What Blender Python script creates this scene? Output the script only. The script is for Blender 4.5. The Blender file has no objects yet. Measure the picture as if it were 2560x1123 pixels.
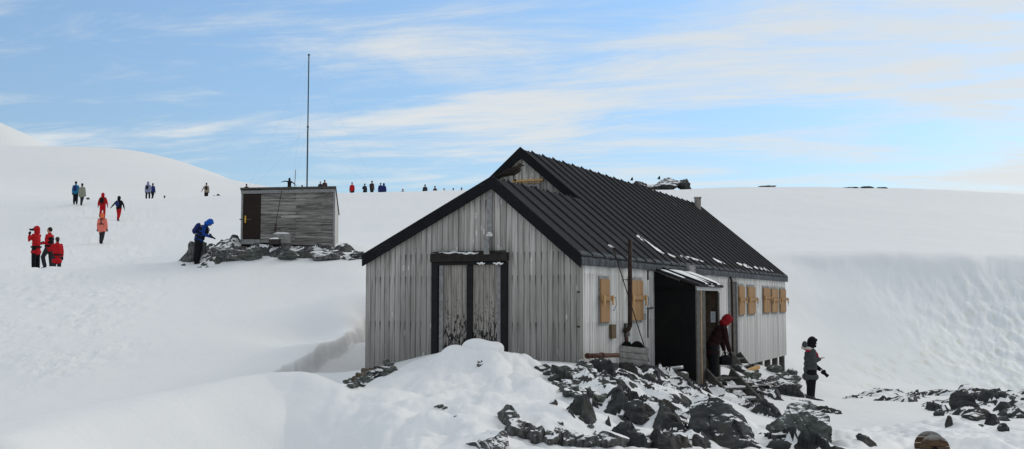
import bpy, bmesh, math, random
import numpy as np
from mathutils import Vector, Matrix
C = bpy.context.scene.collection
PI = math.pi
random.seed(7)
CAMZ = 1.83
F = 2600.0
PITCH = math.atan2(188.5, F)
cp, sp = math.cos(PITCH), math.sin(PITCH)

def ray(px, py):
    a, b = px-1280.0, 561.5-py
    return Vector((a, F*cp-b*sp, F*sp+b*cp))
def P(px, py, Y):
    """world point seen at photo pixel (px,py) lying Y metres ahead"""
    r = ray(px, py)
    k = Y/r.y
    return Vector((r.x*k, Y, CAMZ+r.z*k))

# ------------------------------------------------------------------ noise
def _hash(ix, iy, seed):
    h = (ix.astype(np.int64)*374761393 + iy.astype(np.int64)*668265263 + seed*1442695041) & 0xFFFFFFFF
    h = ((h ^ (h >> 13))*1274126177) & 0xFFFFFFFF
    h = ((h ^ (h >> 16))*2246822519) & 0xFFFFFFFF
    return ((h ^ (h >> 15)) & 0xFFFFFF)/float(0xFFFFFF)
def vnoise(x, y, seed=0):
    ix, iy = np.floor(x), np.floor(y)
    fx, fy = x-ix, y-iy
    u, v = fx*fx*fx*(fx*(fx*6-15)+10), fy*fy*fy*(fy*(fy*6-15)+10)
    def g(ax, ay):
        a = _hash(ix+ax, iy+ay, seed)*2*PI
        return np.cos(a)*(fx-ax)+np.sin(a)*(fy-ay)
    return ((g(0,0)*(1-u)+g(1,0)*u)*(1-v)+(g(0,1)*(1-u)+g(1,1)*u)*v)*1.4
def fbm(x, y, seed=0, o=4, gain=.5):
    s, a = 0, 1
    for i in range(o):
        s = s+a*vnoise(x*2**i, y*2**i, seed+i*17); a *= gain
    return s
def sstep(a, b, x):
    t = np.clip((x-a)/(b-a), 0, 1)
    return t*t*(3-2*t)
def cells(x, y, seed, rot=0.0, stretch=1.0, tilt=.3):
    """voronoi blocks: (height -1..1, crack distance)"""
    c, s = math.cos(rot), math.sin(rot)
    u, v = (x*c+y*s)/stretch, (-x*s+y*c)
    iu, iv = np.floor(u), np.floor(v)
    b1 = np.full(u.shape, 9.); b2 = np.full(u.shape, 9.); h = np.zeros(u.shape)
    for du in (-1, 0, 1):
        for dv in (-1, 0, 1):
            cu, cv = iu+du, iv+dv
            su, sv = cu+_hash(cu, cv, seed), cv+_hash(cu, cv, seed+1)
            dd = np.hypot(u-su, v-sv)
            r = _hash(cu, cv, seed+2)*2-1
            hh = r + ((_hash(cu, cv, seed+3)-.35)*(u-su)+(_hash(cu, cv, seed+4)-.5)*(v-sv))*tilt*4
            m = dd < b1
            b2 = np.where(m, b1, np.minimum(b2, dd)); h = np.where(m, hh, h); b1 = np.where(m, dd, b1)
    return h, b2-b1

# ------------------------------------------------------------------ scene helpers
def props(o, label=None, cat=None, group=None, kind=None):
    if label: o['label'] = label
    if cat: o['category'] = cat
    if group: o['group'] = group
    if kind: o['kind'] = kind
    return o
def empty(name, loc=(0,0,0), rz=0.0, label=None, cat=None, group=None):
    o = bpy.data.objects.new(name, None); C.objects.link(o)
    o.location = loc; o.rotation_euler = (0, 0, rz); o.empty_display_size = .2
    return props(o, label, cat, group)
class MB:
    """collects verts/faces (with optional uvs per face corner) and links them as one object"""
    def __init__(s): s.v, s.f, s.uv, s.mi = [], [], [], []
    def add(s, vs, fs, uvs=None, mi=0):
        n = len(s.v); s.v += [tuple(q) for q in vs]
        for i, f in enumerate(fs):
            s.f.append(tuple(n+j for j in f)); s.mi.append(mi)
            s.uv.append(uvs[i] if uvs else [(0, 0)]*len(f))
        return s
    def hexa(s, p, uvs=None, mi=0):   # p: 4 bottom + 4 top (ccw)
        return s.add(p, [(3,2,1,0), (4,5,6,7), (0,1,5,4), (1,2,6,5), (2,3,7,6), (3,0,4,7)], uvs, mi)
    def box(s, x0, x1, y0, y1, z0, z1, mi=0, uvs=None):
        x0, x1 = min(x0,x1), max(x0,x1); y0, y1 = min(y0,y1), max(y0,y1); z0, z1 = min(z0,z1), max(z0,z1)
        return s.hexa([(x0,y0,z0),(x1,y0,z0),(x1,y1,z0),(x0,y1,z0),(x0,y0,z1),(x1,y0,z1),(x1,y1,z1),(x0,y1,z1)], uvs, mi)
    def beam(s, a, b, w, h, up=(0,0,1), mi=0):
        a, b = Vector(a), Vector(b); d = (b-a).normalized(); up = Vector(up)
        x = d.cross(up)
        if x.length < 1e-4: x = d.cross(Vector((1,0,0)))
        x.normalize(); z = x.cross(d)
        x *= w/2; z *= h/2
        return s.hexa([a-x-z, a+x-z, b+x-z, b-x-z, a-x+z, a+x+z, b+x+z, b-x+z], None, mi)
    def tube(s, pts, rad, n=8, mi=0, cap=True):
        pts = [Vector(p) for p in pts]
        if not hasattr(rad, '__len__'): rad = [rad]*len(pts)
        rings, x = [], None
        for i, p in enumerate(pts):
            d = (pts[min(i+1, len(pts)-1)]-pts[max(i-1, 0)]).normalized()
            if x is None:
                x = d.cross(Vector((0,0,1)))
                if x.length < .05: x = d.cross(Vector((0,1,0)))
            x = (x-d*x.dot(d)).normalized(); y = d.cross(x)
            rings.append([p+(x*math.cos(2*PI*k/n)+y*math.sin(2*PI*k/n))*rad[i] for k in range(n)])
        vs = [q for r in rings for q in r]; fs = []
        for i in range(len(pts)-1):
            for k in range(n):
                k2 = (k+1) % n
                fs.append((i*n+k, i*n+k2, (i+1)*n+k2, (i+1)*n+k))
        if cap: fs += [tuple(range(n-1, -1, -1)), tuple((len(pts)-1)*n+k for k in range(n))]
        return s.add(vs, fs, None, mi)
    def ell(s, c, r, rot=None, nu=10, nv=7, mi=0):
        c = Vector(c)
        if not hasattr(r, '__len__'): r = (r, r, r)
        M = rot if rot is not None else Matrix.Identity(3)
        vs = [c+M@Vector((0,0,-r[2]))]; 
        for j in range(1, nv):
            t = -PI/2+PI*j/nv
            for i in range(nu):
                a = 2*PI*i/nu
                vs.append(c+M@Vector((r[0]*math.cos(t)*math.cos(a), r[1]*math.cos(t)*math.sin(a), r[2]*math.sin(t))))
        vs.append(c+M@Vector((0,0,r[2])))
        fs = [(0, 1+(i+1)%nu, 1+i) for i in range(nu)]
        for j in range(nv-2):
            for i in range(nu):
                a, b = 1+j*nu+i, 1+j*nu+(i+1)%nu
                fs.append((a, b, b+nu, a+nu))
        k = len(vs)-1
        fs += [(k, k-nu+i, k-nu+(i+1)%nu) for i in range(nu)]
        return s.add(vs, fs, None, mi)
    def mesh(s, name='m'):
        me = bpy.data.meshes.new(name); me.from_pydata(s.v, [], s.f)
        uv = me.uv_layers.new(name='UVMap')
        flat = [c for f in s.uv for q in f for c in q]
        uv.data.foreach_set('uv', flat)
        me.polygons.foreach_set('material_index', s.mi)
        me.update(); return me
    def build(s, name, mat, parent=None, smooth=False, bevel=0, **kw):
        me = s.mesh(name)
        for m in (mat if isinstance(mat, (list, tuple)) else [mat]): me.materials.append(m)
        if smooth: me.polygons.foreach_set('use_smooth', [True]*len(me.polygons))
        o = bpy.data.objects.new(name, me); C.objects.link(o)
        if parent: o.parent = parent
        if bevel:
            b = o.modifiers.new('b', 'BEVEL'); b.width = bevel; b.segments = 2; b.limit_method = 'ANGLE'
        return props(o, **kw)
def remesh(mb, name, mat, parent, voxel=.02, smooth=2, mats=None, **kw):
    o = mb.build(name, mat, parent)
    r = o.modifiers.new('r', 'REMESH'); r.mode = 'VOXEL'; r.voxel_size = voxel
    if smooth:
        s = o.modifiers.new('s', 'SMOOTH'); s.iterations = smooth; s.factor = .5
    dg = bpy.context.evaluated_depsgraph_get()
    me = bpy.data.meshes.new_from_object(o.evaluated_get(dg))
    o.modifiers.clear(); old = o.data; o.data = me; bpy.data.meshes.remove(old)
    if not me.materials: me.materials.append(mat)
    me.polygons.foreach_set('use_smooth', [True]*len(me.polygons)); me.update()
    return props(o, **kw)
def grid_mesh(name, V, nr, nc, mat, attrs=None, smooth=True, wrap=False, parent=None, keep=None):
    V = np.asarray(V, dtype=np.float32).reshape(-1, 3)
    i = np.arange(nr-1)[:, None]*nc+np.arange(nc-1)[None, :]
    q = np.stack([i, i+1, i+nc+1, i+nc], -1).reshape(-1, 4)
    if keep is not None:
        k = keep.reshape(-1)[q].any(1); q = q[k]
        used = np.zeros(len(V), bool); used[q.reshape(-1)] = True
        mp = np.cumsum(used)-1; q = mp[q]; V = V[used]
        attrs = {a: b.reshape(-1)[used] for a, b in (attrs or {}).items()}
    me = bpy.data.meshes.new(name)
    me.vertices.add(len(V)); me.vertices.foreach_set('co', V.reshape(-1))
    me.loops.add(q.size); me.loops.foreach_set('vertex_index', q.reshape(-1).astype(np.int32))
    me.polygons.add(len(q)); me.polygons.foreach_set('loop_start', np.arange(0, q.size, 4, dtype=np.int32))
    me.update(calc_edges=True)
    me.polygons.foreach_set('use_smooth', np.full(len(q), smooth))
    for a, b in (attrs or {}).items():
        at = me.attributes.new(a, 'FLOAT', 'POINT'); at.data.foreach_set('value', np.asarray(b, dtype=np.float32).reshape(-1))
    me.materials.append(mat); me.validate()
    o = bpy.data.objects.new(name, me); C.objects.link(o)
    if parent: o.parent = parent
    return o

# ------------------------------------------------------------------ material helpers
class NT:
    def __init__(s, name, rough=.8, spec=.2):
        s.m = bpy.data.materials.new(name); s.m.use_nodes = True
        s.n, s.l = s.m.node_tree.nodes, s.m.node_tree.links
        s.b = s.n['Principled BSDF']; s.b.inputs['Roughness'].default_value = rough
        s.b.inputs['Specular IOR Level'].default_value = spec
    def new(s, t, **kw):
        n = s.n.new(t)
        for k, v in kw.items(): setattr(n, k, v)
        return n
    def put(s, sock, v):
        if isinstance(v, bpy.types.NodeSocket): s.l.new(v, sock)
        else:
            if hasattr(v, '__len__') and len(v) == 3 and sock.type == 'RGBA': v = (*v, 1)
            sock.default_value = v
    def math(s, op, a, b=None, c=None, clamp=False):
        n = s.new('ShaderNodeMath', operation=op); n.use_clamp = clamp
        for i, q in enumerate((a, b, c)):
            if q is not None: s.put(n.inputs[i], q)
        return n.outputs[0]
    def vmath(s, op, a, b=None):
        n = s.new('ShaderNodeVectorMath', operation=op)
        s.put(n.inputs[0], a)
        if b is not None: s.put(n.inputs[1], b)
        return n.outputs[0]
    def mix(s, f, a, b, mode='MIX'):
        n = s.new('ShaderNodeMix', data_type='RGBA', blend_type=mode)
        s.put(n.inputs[0], f); s.put(n.inputs[6], a); s.put(n.inputs[7], b)
        return n.outputs[2]
    def ramp(s, v, stops, interp='LINEAR'):
        n = s.new('ShaderNodeMapRange'); 
        if len(stops) == 2 and not hasattr(stops[0][1], '__len__'):
            n.interpolation_type = 'SMOOTHSTEP' if interp == 'S' else 'LINEAR'
            s.put(n.inputs[0], v); n.inputs[1].default_value, n.inputs[3].default_value = stops[0]
            n.inputs[2].default_value, n.inputs[4].default_value = stops[1]
            return n.outputs[0]
        s.n.remove(n)
        n = s.new('ShaderNodeValToRGB'); s.put(n.inputs[0], v); e = n.color_ramp.elements
        while len(e) < len(stops): e.new(.5)
        for q, (p, c) in zip(e, stops):
            q.position = p; q.color = (*c, 1) if hasattr(c, '__len__') else (c, c, c, 1)
        return n.outputs[0]
    def obj(s): return s.new('ShaderNodeTexCoord').outputs['Object']
    def pos(s): return s.new('ShaderNodeNewGeometry').outputs['Position']
    def scale(s, v, sc, off=None):
        r = s.vmath('MULTIPLY', v, sc)
        return s.vmath('ADD', r, off) if off is not None else r
    def noise(s, v, sc=1, det=4, rough=.55, dist=0, out='Fac'):
        n = s.new('ShaderNodeTexNoise'); s.put(n.inputs['Vector'], v)
        n.inputs['Scale'].default_value = sc; n.inputs['Detail'].default_value = det
        n.inputs['Roughness'].default_value = rough; n.inputs['Distortion'].default_value = dist
        return n.outputs[out]
    def vor(s, v, sc=1, feature='F1', out='Distance', rnd=1):
        n = s.new('ShaderNodeTexVoronoi', feature=feature); s.put(n.inputs['Vector'], v)
        n.inputs['Scale'].default_value = sc; n.inputs['Randomness'].default_value = rnd
        return n.outputs[out]
    def attr(s, name): return s.new('ShaderNodeAttribute', attribute_name=name).outputs['Fac']
    def bump(s, h, strength=.3, dist=.02, normal=None):
        n = s.new('ShaderNodeBump'); s.put(n.inputs['Strength'], strength); n.inputs['Distance'].default_value = dist
        s.put(n.inputs['Height'], h)
        if normal is not None: s.l.new(normal, n.inputs['Normal'])
        s.l.new(n.outputs[0], s.b.inputs['Normal']); return n.outputs[0]
    def col(s, c): s.put(s.b.inputs['Base Color'], c); return s.m
    def isl(s): return s.new('ShaderNodeNewGeometry').outputs['Random Per Island']
def plain(name, c, rough=.8, var=.15, sc=12, spec=.2, metal=0, bump=.0):
    t = NT(name, rough, spec); t.b.inputs['Metallic'].default_value = metal
    n = t.noise(t.obj(), sc, 4)
    f = t.ramp(n, [(.3, 1-var), (.7, 1+var)])
    if bump: t.bump(n, bump, .02)
    mul = t.new('ShaderNodeCombineXYZ'); [t.put(mul.inputs[i], f) for i in range(3)]
    return t.col(t.mix(1.0, c, mul.outputs[0], 'MULTIPLY'))

SNOW = (.80, .79, .775)
def mat_snow():
    t = NT('snow', .65, .25); p = t.pos()
    ice = t.attr('ice'); dirt = t.attr('dirt'); tr = t.attr('tramp')
    big = t.noise(t.scale(p, (.25, .12, .3)), 1, 4)
    c = t.mix(t.ramp(big, [(.35, 0), (.7, .5)]), SNOW, (.765, .765, .76))
    # dirty, bluish ice face
    st = t.noise(t.scale(p, (1.1, .25, .35)), 1.6, 6, .65, 1.2)
    st2 = t.noise(t.scale(p, (2.4, .6, 1.2), (7, 3, 1)), 1.5, 6, .6, .5)
    icec = t.mix(t.math('MULTIPLY', t.ramp(st, [(.42, 0), (.62, 1)]), t.math('ADD', t.attr('rough'), .15)), (.78, .785, .775), (.725, .755, .755))
    icec = t.mix(t.math('MULTIPLY', t.ramp(st2, [(.5, 0), (.7, .75)]), t.attr('ochre')), icec, (.64, .63, .54))
    c = t.mix(ice, c, icec)
    c = t.mix(t.math('MULTIPLY', dirt, t.ramp(t.noise(p, 3.0, 5), [(.3, .6), (.7, 1)])), c, (.68, .668, .66))
    fine = t.noise(p, 9, 5, .6); mid = t.noise(t.scale(p, (1.0, .55, 1)), 2.6, 4, .55)
    tram = t.noise(t.scale(p, (1, .7, 1)), 3.3, 3, .6)
    h = t.math('ADD', t.math('MULTIPLY', fine, t.math('SUBTRACT', .22, t.math('MULTIPLY', ice, .14))), t.math('MULTIPLY', t.math('MULTIPLY', mid, .22), t.math('SUBTRACT', 1.0, t.math('MULTIPLY', ice, .95))))
    h = t.math('ADD', h, t.math('MULTIPLY', t.math('MULTIPLY', tram, tr), 1.9))
    h = t.math('ADD', h, t.math('MULTIPLY', t.math('MULTIPLY', t.noise(t.scale(p, (1.2, .5, .6)), 1.5, 7, .65, .8), t.attr('rough')), 1.5))
    t.bump(h, .35, .12)
    return t.col(c)
def mat_rock(name='rock', base=(.055,.058,.060), alt=(.13,.14,.125), snow=.70, soft=.12, band=(1,1,3), warm=.0, use_attr=False):
    t = NT(name, .75, .3); p = t.pos(); g = t.new('ShaderNodeNewGeometry')
    n1 = t.noise(t.scale(p, band), 3.5, 6, .62, .5); n2 = t.noise(p, 14, 6, .7)
    c = t.mix(t.ramp(n1, [(.4, 0), (.68, 1)]), base, alt)
    c = t.mix(t.ramp(n2, [(.5, 0), (.75, .8)]), c, (.02, .021, .022))
    c = t.mix(t.ramp(t.noise(p, 1.3, 3), [(.55, 0), (.72, .5)]), c, (.055, .064, .048))
    if warm: c = t.mix(warm, c, (.28, .2, .12))
    sep = t.new('ShaderNodeSeparateXYZ'); t.l.new(g.outputs['Normal'], sep.inputs[0])
    ns = t.noise(p, 2.4, 5, .55); nn = t.noise(p, 9, 4, .6)
    v = t.math('ADD', sep.outputs[2], t.math('MULTIPLY', t.math('SUBTRACT', ns, .5), 1.1))
    v = t.math('ADD', v, t.math('MULTIPLY', t.math('SUBTRACT', nn, .5), .45))
    c = t.mix(t.ramp(t.noise(p, 1.9, 4, .6), [(.55, 0), (.7, .55)]), c, (.085,.066,.05))
    if use_attr:
        v = t.math('ADD', t.attr('sn'), t.math('MULTIPLY', t.math('SUBTRACT', nn, .5), .5)); snow, soft = .46, .06
    f = t.ramp(v, [(snow, 0), (snow+soft, 1)])
    h = t.math('ADD', t.math('MULTIPLY', n2, t.math('SUBTRACT', 1.15, f)), t.math('MULTIPLY', f, .35))
    t.bump(h, .75, .04)
    return t.col(t.mix(f, c, SNOW))
EXPOSURE = -0.05
SUN_EL, SUN_AZ, SUN_STR, SUN_ANG = 30, 48, 0.95, 20
SKY_STR = .12
CLOUD_LO, CLOUD_HI = .55, .73
CLOUD_LOW, CLOUD_TOP = (6.8, 7.1, 7.2), (5.9, 6.3, 6.6)
SKY_TINT = (1.05, 1.30, 1.40)
SKY_LOW = (.76, .85, .95)
# ================================================================== terrain
M = {}
M['snow'] = mat_snow()
CP = []   # control points (X, Y, z)
def cp_(px, py, Y, dz=0): q = P(px, py, Y); CP.append((q.x, q.y, q.z+dz))
def cps(lst):
    for a in lst: cp_(*a)
# near foreground (below the frame) and crest of the drift
for x in (-1200, 0, 700, 1280, 1900, 2600, 3700):
    cp_(x, 1300, 8.0); cp_(x, 1700, 5.0)
cps([(-300,1190,10),(0,1105,10.5),(200,1055,11.8),(400,1010,13),(520,975,14),(640,945,15),(760,938,15.2),(850,962,14.8),(920,990,14.3)])
cps([(-300,1260,9.2),(0,1123,10.2),(300,1123,11.3),(300,1080,11.8),(600,1123,12.1),(600,1030,13.4),(760,1030,13.5),(760,1123,12.0),(900,1123,11.5),(900,1050,12.8)])
# hidden dip behind the drift crest
cps([(-300,1160,14),(0,1098,14),(200,1058,15.5),(400,1022,17),(640,985,18.5),(760,975,18.6),(850,985,18.2)])
# long slope up to the lip
for x, o in ((-500,30),(-200,15),(0,10),(200,8),(400,4),(600,0)):
    cps([(x,1000+o*2,19),(x,850+o,24),(x,745+o,30.5),(x,702+o,34)])
cps([(740,700,34),(900,685,34)])
cps([(740,870,22.8),(740,760,29.5),(900,730,31)])
cps([(-500,690,37),(-200,682,37),(0,674,37),(100,671,37.5),(200,668,37.5),(300,662,37.5),(420,657,38),(560,654,37.5),(760,652,37.5),(920,650,37.5),(1100,648,38)])
cps([(0,674,41.5),(100,677,42),(200,669,43),(300,662,43),(420,655,41),(494,645,39.5),(560,628,39.2)])
cps([(640,626,38.7),(760,628,38.7),(860,634,38.7),(960,640,39.5),(1060,640,42)])
cps([(540,622,42),(603,609,40.2),(720,609,40.2),(850,614,40.4),(603,606,43),(720,606,43),(850,607,43),(603,604,47),(760,604,47),(900,612,46)])
cps([(250,607,58),(0,630,50),(450,632,50),(-300,650,50),(600,600,50),(900,612,50),(1100,612,50)])
cps([(292,553,70),(250,547,69),(0,570,65),(450,560,68),(640,560,68),(900,550,70),(1150,545,70),(188,511,78),(0,525,80)])
cps([(363,498.5,85),(250,500,84),(450,495,88),(510,491,90),(600,488,92),(0,505,87),(-400,510,87)])
cps([(363,500,92),(405,503,100),(510,503,100),(200,506,100),(0,500,105),(-400,500,105),(300,500,130),(0,480,140),(500,505,130)])
# dome shaped hill, and its back
cps([(-500,388,300),(-200,378,300),(0,374,300),(100,372.5,300),(230,371.5,300),(330,376,300),(400,390,300),(450,403,300),(500,420,300),(540,434,300),(600,461,300),(660,478,300),(700,490,300),(760,500,300)])
cps([(0,430,220),(200,430,220),(400,450,220),(500,470,220),(600,492,220),(700,500,220)])
cps([(-300,560,480),(0,560,480),(300,560,480),(600,600,480),(900,640,480),(1500,640,480),(2200,640,480),(2900,650,480)])
# skyline ridge, plateau behind it
cps([(700,484,97),(800,482.5,98),(870,482.5,98),(950,481,98),(1060,478.5,98),(1160,475.5,98),(1300,474,100),(1450,473,103),(1600,476,106),(1700,474,110),(1800,469,114),(2000,468,118),(2150,469,120),(2300,472.5,120),(2420,478,120),(2560,486,120),(2900,508,120)])
for x, y in ((700,497),(900,496),(1100,492),(1300,489),(1500,488)): cps([(x,y,112),(x,y+20,135),(x,y+60,200)])
for x, y in ((1700,487),(1900,483),(2200,484),(2560,500),(2900,520)): cps([(x,y,140),(x,y+50,220)])
# behind the hut up to the ridge
cps([(1300,610,50),(1300,545,70),(1500,640,44),(1700,640,46),(1700,590,60),(1700,530,82),(1300,505,88),(2000,570,67),(2300,572,67),(2560,580,67),(2900,590,67),(1950,530,82),(2200,525,84),(2560,540,84),(2900,560,84),(2200,492,103),(2560,508,103)])
for x in (1750,1850,1950,2080,2200,2330,2440,2560,2800): cps([(x,627+.02*max(0,x-2300),48),(x,617+.02*max(0,x-2300),52.5)])
cps([(x,600+.02*max(0,x-2300),58) for x in (1850,2080,2330,2560,2800)])
# ice edge and bowl at right
cps([(1800,636,45),(1900,633,45.5),(2050,634,46),(2200,635.5,46),(2300,636,46),(2400,639,46),(2560,646,46),(2800,655,46)])
cps([(1966,700,43.5),(1966,800,40.5),(1966,870,37.8),(1966,930,35),(1880,950,33.5)])
cps([(2080,700,44),(2080,800,41.2),(2080,900,37.5),(2080,960,32)])
cps([(2200,690,44.6),(2200,790,41.8),(2200,900,37.8),(2200,985,33)])
cps([(2360,680,45),(2360,780,42.6),(2360,890,38.6),(2360,1000,33)])
cps([(2540,685,45),(2540,780,42.6),(2540,890,38.6),(2540,1000,33)])
cps([(2900,690,45),(2900,780,42.6),(2900,890,38.6),(2900,1000,33)])
# right flat, its rocky brink
cps([(2130,990,25.5),(2250,988,24.6),(2400,990,24.2),(2560,984,24.6),(2800,984,25)])
cps([(2130,1000,28),(2300,1020,28),(2560,1016,28),(2900,1016,28)])
cps([(2150,1040,19.5),(2350,1050,17.5),(2560,1050,17.5),(2200,1123,13.2),(2400,1123,12.9),(2600,1123,12.9),(2900,1060,17)])
cps([(2023,1012,26),(1940,985,29),(2060,1075,18),(2100,1123,13.2),(1950,1123,13),(1950,1060,18),(1880,1020,21)])
# along the hut
cps([(1300,1123,10.6),(1100,1123,10.5),(1600,1123,11.3),(1780,1123,12.2)])
cps([(1150,950,15.3),(1100,1020,13),(1300,1035,12.8),(1000,975,15),(1000,1050,12.2),(1240,930,15.8),(1450,1010,14)])
cps([(1010,915,17.4),(1090,885,17.6),(1200,876,17.3),(1290,893,17.3),(1380,912,17.5),(1450,912,17.9),(1530,915,18.8)])
cps([(1120,880,19.3),(1300,905,18.7),(950,918,19.6),(905,925,20.0),(1600,935,20),(1690,942,21),(1760,975,21.2),(1845,1008,21.3),(1800,952,24),(1880,943,27),(1930,930,31),(1690,1010,17.5),(1560,1000,16)])
cps([(1000,730,31),(1000,700,34),(1000,665,37),(1250,680,37),(1500,700,40),(1500,790,31),(1250,790,31),(1700,760,38),(1850,780,39),(1700,890,27),(1850,900,33)])
cps([(870,972,18.8),(900,985,16.4),(820,955,19.5),(800,930,21),(860,930,21.5),(912,900,23.2),(940,890,26),(1100,840,27)])
cps([(700,905,22.2),(700,865,24),(780,868,23.8),(780,840,25.5),(840,845,24.8),(900,812,26),(690,940,20.6),(760,897,22.2),(830,860,23.4),(915,818,24.8),(1000,780,27),(1100,740,31)])
CP = np.array(CP)
def _lp(X, Y):
    th = np.arctan2(X, Y); r = np.hypot(X, Y)
    return th*1.0, np.log(r)
def _U(d2): return np.where(d2 > 1e-12, d2*np.log(d2+1e-12), 0)
_a, _b = _lp(CP[:,0], CP[:,1])
_n = len(_a)
# interpolate elevation ratio (z-CAMZ)/r : well behaved over all distances
_t = (CP[:,2]-CAMZ)/np.hypot(CP[:,0], CP[:,1])
_K = _U((_a[:,None]-_a[None])**2+(_b[:,None]-_b[None])**2)+np.eye(_n)*2e-5
_Q = np.c_[np.ones(_n), _a, _b]
_A = np.block([[_K, _Q], [_Q.T, np.zeros((3,3))]])
_w = np.linalg.solve(_A, np.r_[_t, np.zeros(3)])
def segdist(X, Y, pts):
    """distance to polyline, signed side (+ right of travel), param"""
    bd = np.full(X.shape, 1e9); sd = np.zeros(X.shape); pr = np.zeros(X.shape)
    for i in range(len(pts)-1):
        ax, ay, bx, by = pts[i][0], pts[i][1], pts[i+1][0], pts[i+1][1]
        dx, dy = bx-ax, by-ay; L2 = dx*dx+dy*dy
        t = np.clip(((X-ax)*dx+(Y-ay)*dy)/L2, 0, 1)
        ex, ey = X-ax-t*dx, Y-ay-t*dy; d = np.hypot(ex, ey)
        s = np.sign(ex*dy-ey*dx); m = d < bd
        bd = np.where(m, d, bd); sd = np.where(m, s, sd); pr = np.where(m, (i+t)/(len(pts)-1), pr)
    return bd, sd, pr
def base_z(X, Y):
    a, b = _lp(X, Y)
    return CAMZ+(_U((a[:,None]-_a[None])**2+(b[:,None]-_b[None])**2)@_w[:_n]+_w[_n]+_w[_n+1]*a+_w[_n+2]*b)*np.hypot(X, Y)
def Gb(px, py, lo=8.0, hi=60, dz=0):
    r = ray(px, py); ys = np.geomspace(lo, hi, 500); d = CAMZ+r.z/r.y*ys-base_z(r.x/r.y*ys, ys)-dz
    i = np.nonzero(d < 0)[0]; i = i[0] if len(i) else int(np.argmin(d))
    return Vector((r.x/r.y*ys[i], ys[i], 0))
CREST = [P(-500,1240,9.4), P(-300,1190,10), P(0,1105,10.5), P(200,1055,11.8), P(400,1010,13), P(520,975,14), P(640,945,15), P(760,938,15.2), P(850,962,14.8), P(960,1010,14), P(1060,1060,13)]
LIP = [Gb(680,938,16.5), Gb(720,918,16.5), Gb(780,885,17), Gb(840,855,17), Gb(915,816,17.5)]
LIP += [LIP[-1]+Vector((.9,1.9,0)), LIP[-1]+Vector((2.4,5.0,0)), LIP[-1]+Vector((4.2,8.6,0))]
print('LIP', [tuple(round(c, 1) for c in q[:2]) for q in LIP])
BUMPS = []   # X, Y, rx, ry, h
def bump_at(px, py, Y, rx, ry, h): q = P(px, py, Y); BUMPS.append((q.x, q.y, rx, ry, h))
bump_at(1200,900,16.5,.50,.35,.16); bump_at(1300,900,16.9,.26,.28,.13); bump_at(1120,900,16.6,.30,.3,.12); bump_at(1060,940,16.0,.45,.5,.10); bump_at(1180,960,15.2,.3,.3,-.07); bump_at(1270,970,15.0,.35,.3,.09); bump_at(1380,1000,14.6,.4,.4,.08); bump_at(1030,1010,14.0,.4,.3,-.08); bump_at(960,1040,13.2,.4,.3,.08); bump_at(1420,1075,12.8,.35,.3,.08)
bump_at(720,1000,13.6,.8,.5,.10); bump_at(560,1045,12.2,.5,.25,-.05); bump_at(860,1045,12.2,.35,.3,-.06); bump_at(760,1070,11.7,.22,.16,-.07)
bump_at(1095,1035,12.7,.28,.3,-.12); bump_at(1230,1000,13.4,.6,.6,.10); bump_at(1180,1060,12,.5,.5,.05)
bump_at(2200,1100,14,.6,.5,.12); bump_at(2330,1075,15.5,.8,.6,.08); bump_at(2040,1110,14,.5,.5,.08)
bump_at(2450,1090,14.5,.9,.5,.07)
PATH = [P(60,900,22.5), P(150,760,29.5), P(200,690,36), P(240,615,56), P(275,560,67), P(230,515,78)]
PATH2 = [P(20,800,27), P(90,700,34), P(110,672,40)]
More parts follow.
